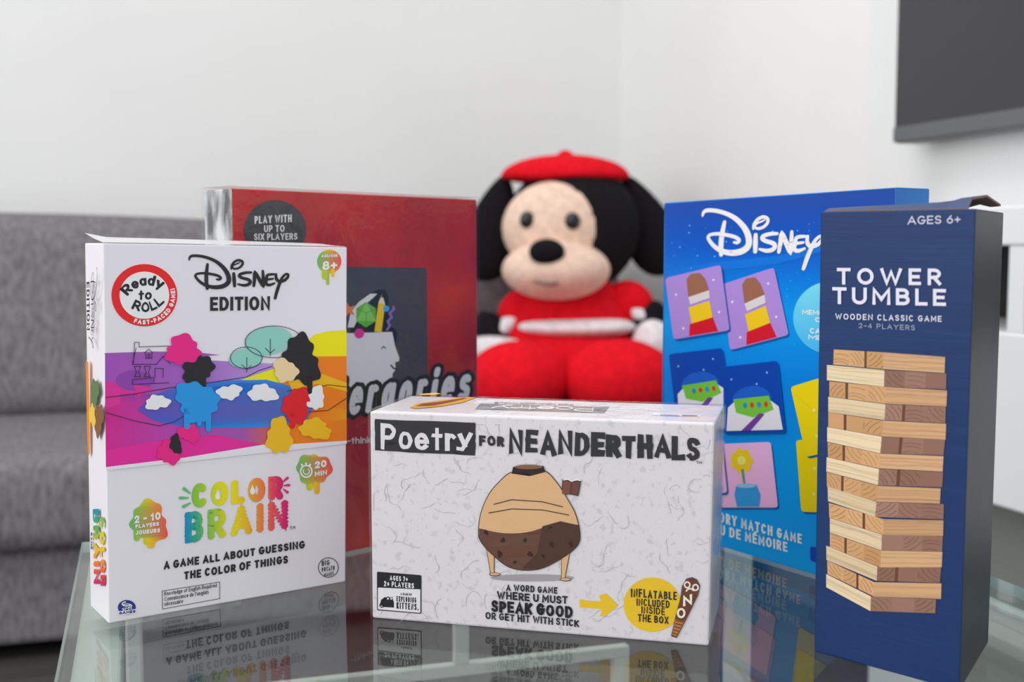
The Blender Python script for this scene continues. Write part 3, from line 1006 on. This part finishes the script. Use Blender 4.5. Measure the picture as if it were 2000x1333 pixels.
# fine cracks
for i in range(100):
    x, y = rnd.uniform(735, 1385), rnd.uniform(850, 1225)
    pts = [(x, y)]
    a = rnd.uniform(0, 6.28)
    for k in range(rnd.randint(4, 9)):
        a += rnd.uniform(-.8, .8)
        x += 7 * cos(a); y += 7 * sin(a)
        pts.append((min(1386, max(730, x)), min(1205 + (x - 727) * .083, max(830, y))))
    pr.line(pts, [rnd.uniform(.3, 1.7) for _ in pts], (176, 170, 175), 0)
pr.build('crack_print', inkm, po)
pr.poly(rough_quad([(732.4, 819), (929.3, 825.7), (928.6, 890), (733, 880.4)], 9, .8), K, 1)
pr.text('Poetr~', (744, 877), (923, 882), (50, 46), (208, 203, 206), .17, 3, .1, rough=.06, bob=.02)
pr.text('FOR', (936, 870.5), (985, 873), 20, K, .28, 3, .14, rough=.08, bob=.04)
pr.text('NEANDERTHALS', (993, 885), (1367, 900), (46, 44), K, .25, 3, .06, rough=.09, bob=.05, seed=8)
pr.text('TM', (1360, 906), (1371, 906.5), 5, K, .18, 3, .2)
pr.build('title_lettering', inkm, po, 'black rough-cut lettering')
# plain clay jar in place of the drawn figure
OUT = (40, 28, 24)
TAN, BRN = (206, 164, 120), (92, 58, 44)
pr.ell(1040, 1129, 82, 7, (150, 146, 150), 1)
for (x0, y0, x1, y1) in ((958, 1070, 962, 1121), (1105, 1080, 1100, 1131)):
    pr.line([(x0, y0), (x1, y1)], [17, 8], OUT, 2)
    pr.line([(x0, y0), (x1, y1)], [14.5, 5.5], TAN, 3)
    pr.ell(x1 + 5, y1 + 1, 11, 3.4, OUT, 4)
    pr.ell(x1 + 5, y1 + .6, 9.5, 2.4, TAN, 5)
body = [(936, 1040), (940, 1005), (955, 968), (980, 938), (1005, 922), (1060, 920), (1085, 940), (1108, 975), (1124, 1005), (1132, 1040), (1128, 1064), (1100, 1088), (1052, 1111), (1000, 1109), (962, 1082), (941, 1058)]
body = smooth(body)
c0 = (1034, 1016)
pr.poly([(c0[0] + (x - c0[0]) * 1.017, c0[1] + (y - c0[1]) * 1.017) for x, y in body], OUT, 4)
pr.poly(body, TAN, 5)
def rim(x):
    return 1030 + 12 * (1 - ((x - 1000) / 66) ** 2) if x < 1040 else 1037.6 - 18 * min(1, (x - 1040) / 55) + 6 * max(0, (x - 1095) / 36)


low = [p for p in body if p[1] > rim(p[0])]
low = [p for p in low[1:] if p[0] > 936.3] if low[0][0] < 1000 else low
low.sort(key=lambda p: -atan2(p[1] - 1040, p[0] - 1034))
low = [(1131.5, rim(1131))] + sorted([p for p in low if p[1] > 1038], key=lambda p: atan2(p[1] - 1038, p[0] - 1034)) + [(936.5, rim(940))]
pr.poly(low + [(x, rim(x)) for x in range(945, 1131, 8)], BRN, 6)
pr.poly([(1060, 1028), (1095, 1018), (1131, 1026), (1132, 1040), (1128, 1064), (1100, 1088), (1052, 1111), (1020, 1110), (1050, 1080)], (70, 44, 36), 7)
for (x, y, r) in ((950, 1040, 4), (983, 1055, 4), (1026, 1055, 3.5), (977, 1082, 5), (1036, 1082, 4.5), (1062, 1086, 3.5), (1078, 1063, 4.5), (1116, 1062, 4.5), (1075, 1030, 3), (1006, 1098, 3)):
    pr.splat(x, y, r, r * 1.1, (48, 30, 26), 8, 5, .4, [], int(x))
pr.poly([(1000, 925), (1003, 912), (1062, 910), (1066, 922), (1035, 930)], OUT, 6)
pr.ell(1033, 912, 27, 4.5, (120, 84, 60), 7)
pr.line([(965, 985), (1000, 976), (1060, 980), (1100, 990)], 1.6, OUT, 7)
pr.line([(955, 1002), (1000, 994), (1060, 996), (1112, 1006)], 1.6, OUT, 7)
pr.build('jar_picture', inkm, po, 'plain tan and brown footed clay jar')
pr.poly([(1099, 936), (1117, 940), (1136, 938), (1130, 969), (1114, 966), (1096.5, 967)], OUT, 5)
pr.poly([(1100.5, 938.5), (1116, 941.5), (1113.5, 965), (1098, 965)], (110, 60, 46), 6)
pr.poly([(1118, 941.5), (1134, 940), (1128.5, 967), (1115.5, 965)], (98, 52, 40), 6)
pr.line([(1101, 937.5), (1110, 935.5), (1117, 940), (1126, 936.5), (1135, 938.5)], 2.2, (226, 218, 210), 7)
pr.build('book_picture', inkm, po, 'small open brown book')
pr.text('A WORD GAME', (989, 1154.5), (1089, 1160), 13, K, .2, 3, .14, rough=.05, bob=.03)
pr.text('WHERE U MUST', (971, 1170), (1109, 1180.5), 15.5, K, .21, 3, .12, rough=.05, bob=.03)
pr.text('SPEAK GOOD', (960, 1195), (1119, 1207.5), 23, K, .24, 3, .1, rough=.05, bob=.03)
pr.text('OR GET HIT WITH STICK', (948.5, 1209), (1131, 1225), 14, K, .2, 3, .12, rough=.05, bob=.03)
pr.build('tagline', inkm, po)
YL = (244, 178, 16)
f6 = lambda x, y: (700 + x / 2.778, 1000 + y / 2.778)
pr.poly([f6(*p) for p in ((1200, 476), (1250, 482), (1318, 486), (1306, 455), (1345, 443), (1410, 508), (1340, 567), (1310, 566), (1324, 528), (1260, 522), (1202, 518))], YL, 1)
pr.build('arrow', inkm, po, 'yellow arrow')
pr.ell(1274, 1181.5, 55.5, 53, YL, 1, 44)
pr.text('INFLATABLE', (1232.5, 1166), (1322, 1172.5), 16, K, .17, 3, .15, rough=.05, bob=.04)
pr.text('INCLUDED', (1243.5, 1183), (1308, 1188), 14, K, .17, 3, .13, rough=.05, bob=.03)
pr.text('INSIDE', (1253, 1198), (1299, 1202), 13.5, K, .17, 3, .15, rough=.05, bob=.03)
pr.text('THE BOX', (1246, 1214), (1306, 1219), 14.5, K, .17, 3, .13, rough=.05, bob=.03)
pr.build('yellow_disc', inkm, po, 'yellow disc with black lettering')
club = [f6(*p) for p in ((1700, 670), (1729, 680), (1785, 570), (1842, 450), (1852, 402), (1836, 370), (1810, 357), (1780, 365), (1757, 405), (1748, 470), (1722, 570))]
cc = (sum(p[0] for p in club) / 11, sum(p[1] for p in club) / 11)
pr.poly([(cc[0] + (x - cc[0]) * 1.04, cc[1] + (y - cc[1]) * 1.02) for x, y in club], (44, 24, 18), 4)
pr.poly(club, (98, 50, 34), 5)
pr.poly([f6(*p) for p in ((1702, 666), (1727, 676), (1768, 594), (1720, 582))], (168, 104, 54), 6)
for t in range(5):
    pr.line([f6(1704 + t * 5, 655 - t * 17), f6(1732 + t * 8, 664 - t * 17)], 1.6, (80, 44, 30), 7)
CR = (226, 212, 192)
for (x, y) in ((1785, 395), (1830, 409)):
    pr.line(arc(*f6(x, y), 5.2, 5.6, 0, 360, 16), 2.8, CR, 7)
pr.line(arc(*f6(1800, 435), 7.5, 7, 190, 340, 10), 2.8, CR, 7)
pr.text('N', f6(1762, 512), f6(1812, 500), 20, CR, .26, 7, .1)
pr.line(arc(*f6(1752, 548), 6.5, 8, 0, 360, 16), 4, CR, 7)
pr.build('club_picture', inkm, po, 'brown club with pale marks')
pr.rrect([(736.5, 1117), (823.3, 1124), (823.3, 1199.5), (736.8, 1192.5)], 3, K, 1)
pr.rrect([(738.5, 1148), (821.5, 1151.5), (821.5, 1197.5), (738.5, 1190.5)], 2, (214, 210, 213), 2)
pr.text('AGES 7+', (762, 1133.5), (797, 1136.5), 9.5, W_, .18, 3, .16, rough=.05)
pr.text('2+ PLAYERS', (750.5, 1145), (809, 1149.5), 10, W_, .18, 3, .16, rough=.05)
pr.text('A GAME BY', (783, 1162.3), (805, 1164), 4.5, K, .2, 3, .16)
pr.text('EXPLODING', (775, 1175), (813.5, 1178), 10.5, K, .16, 3, .16)
pr.text('KITTENS.', (775, 1189), (818, 1192.5), 12.5, K, .17, 3, .14)
pr.poly([(742.5, 1182), (745, 1172), (752, 1166.5), (757, 1167), (758, 1164.5), (761, 1167), (764, 1167.5), (766.5, 1165.5), (767.5, 1170), (770, 1178), (770, 1187), (752, 1186)], K, 3)
pr.line([(752, 1185), (745, 1186.5), (742, 1183), (744, 1179)], 1.8, K, 3, 'round')
for x in (758.5, 765): pr.ell(x, 1169.5, 1.9, 2.1, (214, 210, 213), 4, 10)
pr.build('publisher_label', inkm, po, 'black and white corner label')
# top face of the box: upside-down printing
pt = Print(P[4] + Vector((0, 0, .0002)), (0, 0, 1))
pt.poly([(928, 800), (938, 789.5), (1190, 796), (1180, 808)], (120, 116, 120), 1)
pt.text('Poetr~', (1160, 797.5), (962, 792), 9, (226, 224, 228), .2, 3, .2, up=(-.3, 1))
pt.text('FOR NEANDERTHALS', (1120, 790), (966, 786), 3, (120, 116, 120), .26, 2, .2, up=(-.3, 1))
pt.poly([(800, 797), (815, 789), (860, 783), (912, 776.5), (930, 777.5), (905, 787), (860, 795), (815, 799)], (222, 168, 70), 1)
pt.poly([(812, 795), (825, 790), (865, 785.5), (905, 779), (912, 779.5), (880, 787), (845, 794)], (130, 78, 60), 2)
pt.poly([(818, 771), (850, 768.5), (862, 770), (850, 772.5), (822, 773)], (226, 178, 80), 1)
pt.poly([(1272, 812), (1275, 808), (1370, 811.5), (1368, 816)], (226, 224, 228), 1)
pt.text('0000000', (1326, 812), (1290, 810.5), 3, (80, 90, 150), .2, 2, .3, up=(0, 1))
pt.line([(1332, 813), (1362, 814)], 2, (140, 90, 70), 2)
pt.build('lid_print', inkm, po)
shell(po, P, 0.0009)

# --- blue box behind, right
a = cw(0.1179, 0.9194, ZT)
b = a + cw(cos(radians(-56.33)), sin(radians(-56.33))) * 0.2189
P, n, u = corners(a, b, (1297, 396), (1750, 366), 0.0334)
bb = thing('game_box', base_of(P), 'bright blue game box with square picture cards, behind the navy box', 'game box')
bluem = noise_mat('blue carton', ink((4, 96, 176), 1.2), ink((20, 126, 206), 1.2), 9, 0.35, 0.65, rough=0.3, spec=0.5)
carton(bb, 'carton', P, bluem, 0.001)
pr = Print(P[0], n)
pr.k = 1.2
bgs = stops([(366, (34, 70, 150)), (410, (22, 72, 164)), (480, (8, 84, 186)), (560, (2, 122, 214)), (620, (2, 146, 224)), (760, (2, 122, 212)), (900, (0, 146, 222)), (1180, (0, 156, 236))], 1)
pr.grid([(1298.5, 398), (1748, 368), (1735, 1166), (1297.5, 1034)], 10, 22, bgs, 0)
for i in range(90):
    x, y = rnd.uniform(1302, 1700), rnd.uniform(430, 700)
    pr.ell(x, y, *( [rnd.choice([.6, .8, 1, 1.6])] * 2), (90, 180, 236), 1, 8)
pr.poly([(1298, 530), (1400, 512), (1520, 500), (1640, 470), (1640, 482), (1520, 516), (1400, 530), (1298, 545)], (16, 110, 204), 1)
pr.build('blue_print', inkg, bb, 'deep to sky blue starry background')


def fit3(src, dst):
    m = Matrix(((src[0][0], src[0][1], 1), (src[1][0], src[1][1], 1), (src[2][0], src[2][1], 1))).inverted()
    cx = m @ Vector([d[0] for d in dst])
    cy = m @ Vector([d[1] for d in dst])
    return lambda x, y: (cx[0] * x + cx[1] * y + cx[2], cy[0] * x + cy[1] * y + cy[2])


lf = fit3([(783, 256), (903, 458), (1356, 522)], [(1280 + 312 / 3.333, 350 + 226 / 3.333), (1280 + 432 / 3.333, 350 + 492 / 3.333), (1280 + 968 / 3.333, 350 + 583 / 3.333)])
logo(pr, lf, (226, 224, 238), 1.35)
pr.build('title_lettering', inkg, bb, 'white curly heading')


def card(c4, colr, lay, art, r=7, name='picture_card', label=None):
    pr.rrect([(x + 2.5, y + 3.5) for x, y in c4], r, (8, 84, 160), lay)
    pr.rrect(c4, r, colr, lay + 1)
    TL, TR, BR, BL = c4
    def q(u_, v_):
        return tuple((TL[k] * (1 - u_) + TR[k] * u_) * (1 - v_) + (BL[k] * (1 - u_) + BR[k] * u_) * v_ for k in (0, 1))
    art(q, lay + 2)
    pr.build(name, inkg, bb, label)


def poly_q(q, pts, c, lay): pr.poly([q(*p) for p in pts], c, lay)


def ell_q(q, cx, cy, rx, ry, c, lay): poly_q(q, [(cx + rx * cos(i * pi / 10), cy + ry * sin(i * pi / 10)) for i in range(20)], c, lay)


def art_vase(q, lay):       # generic: a brown jug over a yellow and red toy block
    poly_q(q, [(.37, .10), (.46, .03), (.62, .05), (.70, .16), (.74, .34), (.36, .38)], (146, 98, 76), lay)
    poly_q(q, [(.36, .38), (.74, .34), (.73, .46), (.38, .50)], (206, 200, 202), lay)
    poly_q(q, [(.34, .54), (.72, .50), (.74, .78), (.36, .82)], (240, 190, 30), lay)
    poly_q(q, [(.32, .80), (.74, .76), (.80, .985), (.28, .985)], (200, 26, 44), lay)
    for (x, y) in ((.15, .3), (.86, .7), (.2, .85), (.84, .2)): ell_q(q, x, y, .02, .018, (226, 214, 240), lay)


def art_rocket(q, lay):     # generic: a striped green and white toy car
    ell_q(q, .5, .52, .34, .2, (30, 90, 190), lay)
    poly_q(q, [(.08, .62), (.25, .5), (.75, .5), (.95, .64), (.98, .97), (.05, .97)], (216, 216, 224), lay + 1)
    poly_q(q, [(.18, .5), (.8, .48), (.86, .68), (.5, .78), (.22, .70)], (110, 186, 60), lay + 2)
    poly_q(q, [(.3, .97), (.62, .72), (.7, .74), (.45, .97)], (110, 60, 150), lay + 3)
    for (x, c) in ((.38, (40, 130, 190)), (.5, (206, 60, 50)), (.62, (60, 130, 200)), (.74, (206, 60, 50))): ell_q(q, x, .6, .035, .04, c, lay + 3)
    for (x, y) in ((.15, .2), (.8, .15), (.6, .3)): ell_q(q, x, y, .015, .015, (150, 190, 240), lay)


def art_flower(q, lay):     # generic: a yellow flower in a blue vase
    for t in range(7): ell_q(q, .42 + .13 * cos(t * .9), .27 + .12 * sin(t * .9), .085, .075, (240, 196, 40), lay)
    ell_q(q, .42, .27, .08, .07, (250, 222, 110), lay + 1)
    poly_q(q, [(.40, .4), (.45, .4), (.47, .66), (.43, .66)], (90, 150, 90), lay)
    poly_q(q, [(.30, .66), (.66, .64), (.72, .80), (.68, .985), (.30, .985), (.26, .80)], (50, 150, 212), lay + 1)
    ell_q(q, .48, .66, .18, .035, (140, 190, 226), lay + 2)


def art_none(q, lay):
    for (x, y) in ((.35, .4), (.3, .75)): ell_q(q, x, y, .03, .025, (248, 226, 120), lay)


PU, DB, PKC, YC = (164, 132, 204), (10, 66, 164), (226, 176, 216), (246, 204, 16)
card([(1411, 556), (1512.5, 522.5), (1541.5, 654.5), (1427, 684.5)], PU, 2, art_vase, label='lilac picture card, right of the pair')
card([(1301, 543.5), (1409.5, 517.5), (1427, 645.5), (1317.5, 663.5)], PU, 6, art_vase, label='lilac picture card, left of the pair')
card([(1307, 692), (1412, 680), (1432, 806), (1322, 820)], DB, 2, art_rocket, label='dark blue picture card')
card([(1415, 717), (1520, 705), (1535, 843.5), (1416, 846)], DB, 9, art_rocket, label='dark blue picture card')
card([(1405, 867.8), (1506.5, 863.5), (1520.6, 992), (1407, 992)], PKC, 2, art_flower, label='pink picture card')
card([(1320, 850), (1410, 842), (1422.5, 963), (1330, 968)], PKC, 7, art_none, label='pink picture card')
card([(1555.4, 860), (1650, 858), (1656, 1003), (1566, 1000)], YC, 2, art_none, label='yellow picture card')
card([(1546, 756), (1645, 726), (1670, 872), (1577, 893)], YC, 6, art_none, label='yellow picture card')
pr.ell(1623, 621, 73, 71, stops([(550, (120, 208, 240)), (690, (70, 176, 228))], 1), 2, 48)
pr.text('MEMORY GAME', (1568, 614), (1678, 620), 9, (226, 240, 250), .2, 3, .14)
pr.text('CARDS', (1593, 629), (1660, 634), 9, (226, 240, 250), .2, 3, .14)
pr.text('CARTES DE', (1583, 651), (1664, 657), 10, (226, 240, 250), .2, 3, .14)
pr.text('MÉMOIRE', (1580, 663), (1670, 670), 9, (226, 240, 250), .2, 3, .14)
pr.build('round_badge', inkg, bb, 'light blue round badge')
pr.text('MEMORY MATCH GAME', (1366, 1010), (1567, 1063), (21, 19), (214, 234, 246), .19, 3, .15)
pr.text('JEU DE MÉMOIRE', (1385, 1039), (1539, 1079), (20, 19), (214, 234, 246), .19, 3, .15)
pr.build('tagline', inkg, bb)
pr.rrect([(1583, 1067), (1640, 1082), (1640, 1110), (1583, 1096)], 6, (16, 70, 170), 2)
pr.build('corner_logo', inkg, bb)

# --- navy box, right front
P, n, u = corners(on_z(1590, 1273, ZT), on_z(1874, 1351, ZT), (1603, 414), (1906, 408), 0.0745, br=on_z(1930, 1256, ZT))
tw = thing('game_box', base_of(P), 'tall narrow navy game box picturing a wooden block tower, rightmost on the table', 'game box')
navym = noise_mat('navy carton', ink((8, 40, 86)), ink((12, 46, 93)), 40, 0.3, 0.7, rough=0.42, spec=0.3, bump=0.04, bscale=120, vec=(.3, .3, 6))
sidem = noise_mat('navy side sheen', ink((24, 29, 38)), ink((34, 38, 46)), 40, 0.3, 0.7, rough=0.4, spec=0.3)  # right side of the navy box, grey of grazing gloss put into its colour
bm = bmesh.new()
v, fs = hexa(bm, P)
bmesh.ops.bevel(bm, geom=list(bm.edges), offset=0.0007, segments=2, profile=0.5, affect='EDGES')
bm.normal_update()
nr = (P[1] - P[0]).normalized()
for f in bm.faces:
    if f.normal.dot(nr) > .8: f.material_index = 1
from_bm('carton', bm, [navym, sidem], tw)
pr = Print(P[0], n)
WT = (206, 202, 216)
pr.text('AGES 6+', (1773.5, 439), (1877, 436.6), 16.5, (182, 180, 196), .16, 3, .16)
pr.text('TOWER', (1635.5, 556), (1839, 557.5), 32.5, WT, .2, 3, .4)
pr.text('TUMBLE', (1626.5, 594), (1848.5, 598), 33, WT, .2, 3, .32)
pr.text('WOODEN CLASSIC GAME', (1632.5, 624), (1840, 629), 11.5, WT, .17, 3, .28)
pr.text('2-4 PLAYERS', (1678, 641), (1788, 645.5), 10, (140, 146, 166), .15, 3, .28)
pr.build('title_lettering', inkm, tw, 'white capital lettering')
A2 = lambda x, y: (1570 + x / 3.921, 660 + y / 3.921)
A3 = lambda x, y: (1570 + x / 3.777, 980 + y / 3.777)
ROWS = [
 (A2, (232, 90), (228, 205), (612, 112), (612, 240), (1085, 148), (1080, 270)),
 (A2, (180, 208), (180, 325), (620, 248), (617, 375), (1095, 275), (1092, 395)),
 (A2, (198, 335), (198, 450), (632, 378), (628, 505), (1100, 405), (1095, 525)),
 (A2, (190, 452), (190, 570), (627, 510), (620, 630), (1090, 528), (1085, 655)),
 (A2, (190, 572), (190, 685), (608, 635), (605, 755), (1092, 660), (1088, 780)),
 (A2, (182, 685), (182, 795), (600, 758), (588, 885), (1085, 780), (1072, 900)),
 (A2, (185, 800), (188, 915), (588, 888), (580, 1000), (1073, 908), (1065, 1025)),
 (A2, (178, 915), (175, 1025), (578, 1005), (570, 1130), (1070, 1030), (1062, 1145)),
 (A2, (178, 1030), (180, 1140), (570, 1135), (560, 1255), (1050, 1155), (1045, 1270)),
 (A2, (185, 1140), (188, 1252), (558, 1258), (548, 1372), (1075, 1275), (1072, 1390)),
 (A3, (187, 10), (190, 118), (590, 130), (588, 245), (1033, 140), (1030, 253)),
 (A3, (195, 122), (195, 228), (578, 245), (575, 360), (1028, 253), (1022, 370)),
 (A3, (195, 232), (195, 335), (572, 362), (568, 485), (1025, 372), (1020, 485)),
 (A3, (168, 325), (170, 430), (545, 480), (540, 585), (1015, 488), (1005, 600)),
 (A3, (175, 435), (178, 535), (522, 595), (520, 700), (1018, 605), (1015, 718)),
 (A3, (168, 535), (168, 632), (498, 700), (493, 808), (978, 722), (972, 825)),
]
rw = random.Random(9)


def wood(q4, c, kind):
    TL, TR, BR, BL = q4
    def q(u_, v_):
        return tuple((TL[k] * (1 - u_) + TR[k] * u_) * (1 - v_) + (BL[k] * (1 - u_) + BR[k] * u_) * v_ for k in (0, 1))
    pr.poly(q4, c, 2)
    dk = tuple(x * .8 for x in c)
    if kind == 'long':
        for i in range(6):
            v0 = rw.uniform(.05, .93)
            t = rw.uniform(.015, .05)
            b0, b1, b2 = (rw.uniform(-.06, .06) for _ in range(3))
            pts = [q(0, v0), q(.33, min(.97, max(.03, v0 + b0))), q(.66, min(.97, max(.03, v0 + b1))), q(1, min(.97, max(.03, v0 + b2)))]
            pr.line(pts, t * 30, tuple(x * rw.uniform(.84, .95) for x in c), 3)
    else:
        cx, cy = rw.choice([(-.6, 1.3), (1.6, 1.4), (.4, 1.5), (1.5, -.4), (-.5, -.5), (3, .5)])
        for i in range(7):
            r = .45 + i * .26 + rw.uniform(-.05, .05)
            pts = []
            for t in range(60):
                a = 2 * pi * t / 60
                x, y = cx + r * cos(a), cy + r * sin(a)
                if .02 < x < .98 and .02 < y < .98: pts.append((x, y))
                else:
                    if len(pts) > 1: pr.line([q(*p) for p in pts], 1.1, dk, 3)
                    pts = []
            if len(pts) > 1: pr.line([q(*p) for p in pts], 1.1, dk, 3)


LIGHT, TANW, ENDL, ENDD = (208, 186, 152), (188, 146, 106), (190, 144, 98), (134, 98, 82)
for i, (f, lt, lb, rt_, rb_, xt, xb) in enumerate(ROWS):
    lt, lb, rt_, rb_, xt, xb = (f(*p) for p in (lt, lb, rt_, rb_, xt, xb))
    jc = lambda c, s=8: tuple(min(250, max(20, x + dd)) for x, dd in zip(c, [rw.uniform(-s, s)] * 3))
    def sub(a, b, c_, d, cols, gaps):
        for k in range(3):
            u0, u1 = k / 3, (k + 1) / 3
            g = .05 if gaps == k else 0
            L4 = [tuple(p[m] + (q_[m] - p[m]) * uu for m in (0, 1)) for p, q_, uu in ((a, b, u0), (a, b, u1 - g), (d, c_, u1 - g), (d, c_, u0))]
            wood(L4, jc(cols, 12), 'end')
            if g:
                G4 = [tuple(p[m] + (q_[m] - p[m]) * uu for m in (0, 1)) for p, q_, uu in ((a, b, u1 - g), (a, b, u1), (d, c_, u1), (d, c_, u1 - g))]
                pr.poly(G4, (92, 54, 34), 2)
    if i % 2 == 0:
        sub(lt, rt_, rb_, lb, ENDL, rw.choice([0, 1]))
        wood([rt_, xt, xb, rb_], jc(TANW), 'long')
    else:
        wood([lt, rt_, rb_, lb], jc(LIGHT), 'long')
        sub(rt_, xt, xb, rb_, ENDD, rw.choice([0, 3]))
pr.build('tower_picture', inkm, tw, 'stacked pine blocks printed as a tower')
# lid flaps with raw brown card edges
rawm = mat('raw brown card', (0.24, 0.16, 0.12), 0.8, 0.2)
TL, TR, BRt, BLt = P[4], P[5], P[6], P[7]
fl = bmesh.new()
rows = []
for i in range(15):
    t = i / 14
    a = TL.lerp(TR, .02 + .93 * t)
    b = BLt.lerp(BRt, .05 + .93 * t)
    h1 = .0022 + .0022 * t + (.0015 if t > .9 else 0)
    hb = .0030 + .0050 * max(0, (t - .72) / .28) ** 1.0 + .0012 * sin(t * 9)
    rows.append([a + up * .0006 + (b - a) * .02, a.lerp(b, .12) + up * h1, a.lerp(b, .55) + up * hb, b + up * (hb * (.9 if t < .9 else .55))])
def flap(bm, rows, th):
    T = [[bm.verts.new(p) for p in r] for r in rows]
    B = [[bm.verts.new(p - up * th) for p in r] for r in rows]
    n, m = len(rows), len(rows[0])
    for i in range(n - 1):
        for j in range(m - 1):
            bm.faces.new((T[i][j], T[i + 1][j], T[i + 1][j + 1], T[i][j + 1]))
            bm.faces.new((B[i][j], B[i][j + 1], B[i + 1][j + 1], B[i + 1][j])).material_index = 1
    ring = [(i, 0) for i in range(n)] + [(n - 1, j) for j in range(1, m)] + [(i, m - 1) for i in range(n - 2, -1, -1)] + [(0, j) for j in range(m - 2, 0, -1)]
    for a, b in zip(ring, ring[1:] + ring[:1]):
        bm.faces.new((T[a[0]][a[1]], B[a[0]][a[1]], B[b[0]][b[1]], T[b[0]][b[1]])).material_index = 1


flap(fl, rows, .0011)
from_bm('lid_flap', fl, [navym, rawm], tw, label='raised navy lid flap with brown edges')
# ------------------------------------------------------------------ plush toy on the sofa
def plush_mat(name, c):
    return noise_mat(name, tuple(x * .88 for x in c), tuple(min(1, x * 1.08) for x in c), 60, rough=0.95, spec=0.08, bump=0.4, bscale=350)


blk = plush_mat('black plush', (0.012, 0.011, 0.013))
pch = plush_mat('peach plush', (0.83, 0.60, 0.48))
red = plush_mat('red cloth', (0.72, 0.008, 0.018))
wht = plush_mat('white plush', (0.80, 0.76, 0.78))
gls = mat('black bead', (0.01, 0.01, 0.01), 0.2, 0.5)
DP = 2.60
toy = thing('plush_toy', at(1110, 790, DP), 'large black and peach plush puppy in a red dress, sitting on the grey sofa', 'plush toy')
toy.location.z = 0.37


def blob(name, c, r, m, parent=toy, px=None, sx=1.0, warp=None, rot=None, label=None, seg=28):
    """soft stuffed shape: c = (px, py, depth), r = half sizes in metres across, along the view, up"""
    bm = bmesh.new()
    bmesh.ops.create_uvsphere(bm, u_segments=seg, v_segments=seg // 2 + 2, radius=1)
    M = Matrix.Rotation(-YAW, 4, 'Z')
    R = Matrix.Identity(4)
    if rot:
        R = Matrix.Rotation(radians(rot[2]), 4, 'Z') @ Matrix.Rotation(radians(rot[1]), 4, 'Y') @ Matrix.Rotation(radians(rot[0]), 4, 'X')
    cc_ = at(*c)
    for v in bm.verts:
        p = v.co.copy()
        if warp: p = warp(p)
        p = Vector((p.x * r[0], p.y * r[1], p.z * r[2])) * (DP / 2.52)
        v.co = cc_ + M @ (R @ p)
    return from_bm(name, bm, m, parent, True, label)


pxm = DP / F
blob('body', (1112, 652, DP + .02), (.155, .145, .155), red, warp=lambda p: Vector((p.x * (1 - .25 * p.z), p.y, p.z)), label='red dress bodice')
hd = blob('head', (1118, 446, DP + .02), (.146, .135, .142), blk, label='round black head')
blob('face', (1088, 446, DP - .055), (.116, .075, .100), pch, hd, label='peach face')
blob('muzzle', (1086, 528, DP - .11), (.112, .105, .062), pch, hd, label='peach muzzle')
blob('nose', (1068, 492, DP - .205), (.036, .024, .026), blk, hd, label='black nose')
for ex, ey, ed in ((1030, 430, -.118), (1118, 432, -.130)):
    blob('eye', (ex, ey, DP + ed), (.016, .010, .018), gls, hd, label='black bead eye')
ml = bmesh.new()
for i in range(15):
    t = i / 14 * 2 - 1
    p = at(1072 + 46 * t, 556 - 16 * abs(t) ** 1.6, DP - .212 + .045 * t * t)
    bmesh.ops.create_uvsphere(ml, u_segments=8, v_segments=6, radius=.0045, matrix=Matrix.Translation(p))
from_bm('mouth', ml, plush_mat('mouth thread', (0.30, 0.17, 0.15)), hd, True)
for c, rt in (((962, 446, DP + .03), (0, 14, 0)), ((1262, 440, DP + .05), (0, -24, 0))):
    blob('ear', c, (.056, .030, .118), blk, hd, rot=rt, warp=lambda p: Vector((p.x * (1 - .4 * p.z), p.y, p.z)), label='long floppy black ear')
cp = blob('cap', (1104, 346, DP + .02), (.140, .11, .048), red, hd, warp=lambda p: Vector((p.x, p.y, p.z if p.z > 0 else p.z * .35)), label='soft plain red cap')
blob('button', (1104, 306, DP + .01), (.018, .018, .014), red, cp)
for sgn, sx, cuff, am, hand in ((-1, (1022, 612), (990, 636), (968, 655), (962, 694)), (1, (1228, 596), (1246, 614), (1256, 634), (1272, 676))):
    sl = blob('sleeve', (*sx, DP - .01), (.056, .055, .052), red, rot=(0, 35 * sgn, 0), label='puffed red sleeve')
    blob('cuff', (*cuff, DP - .02), (.047, .048, .022), wht, sl, rot=(0, 38 * sgn, 0), label='white cuff')
    a_ = blob('arm', (*am, DP - .03), (.036, .038, .06), blk, rot=(0, 40 * sgn, 0), label='black arm')
    if sgn < 0:
        blob('paw', (980, 690, DP - .09), (.085, .045, .034), wht, a_, rot=(0, 8, 0), label='white paw')
    else:
        blob('paw', (1274, 674, DP - .09), (.043, .043, .053), wht, a_, label='white paw')
blob('sash', (1126, 638, DP - .068), (.125, .085, .024), wht, label='white sash')
blob('skirt', (1118, 708, DP - .03), (.178, .16, .078), red, warp=lambda p: Vector((p.x, p.y, p.z)) * (1 + .05 * sin(atan2(p.y, p.x) * 12) * (1 if p.z < .6 else 0)), label='gathered red skirt')
blob('foot', (1010, 745, DP - .27), (.10, .10, .078), red, label='red stuffed foot')
blob('foot', (1210, 745, DP - .27), (.112, .10, .082), red, label='red stuffed foot')
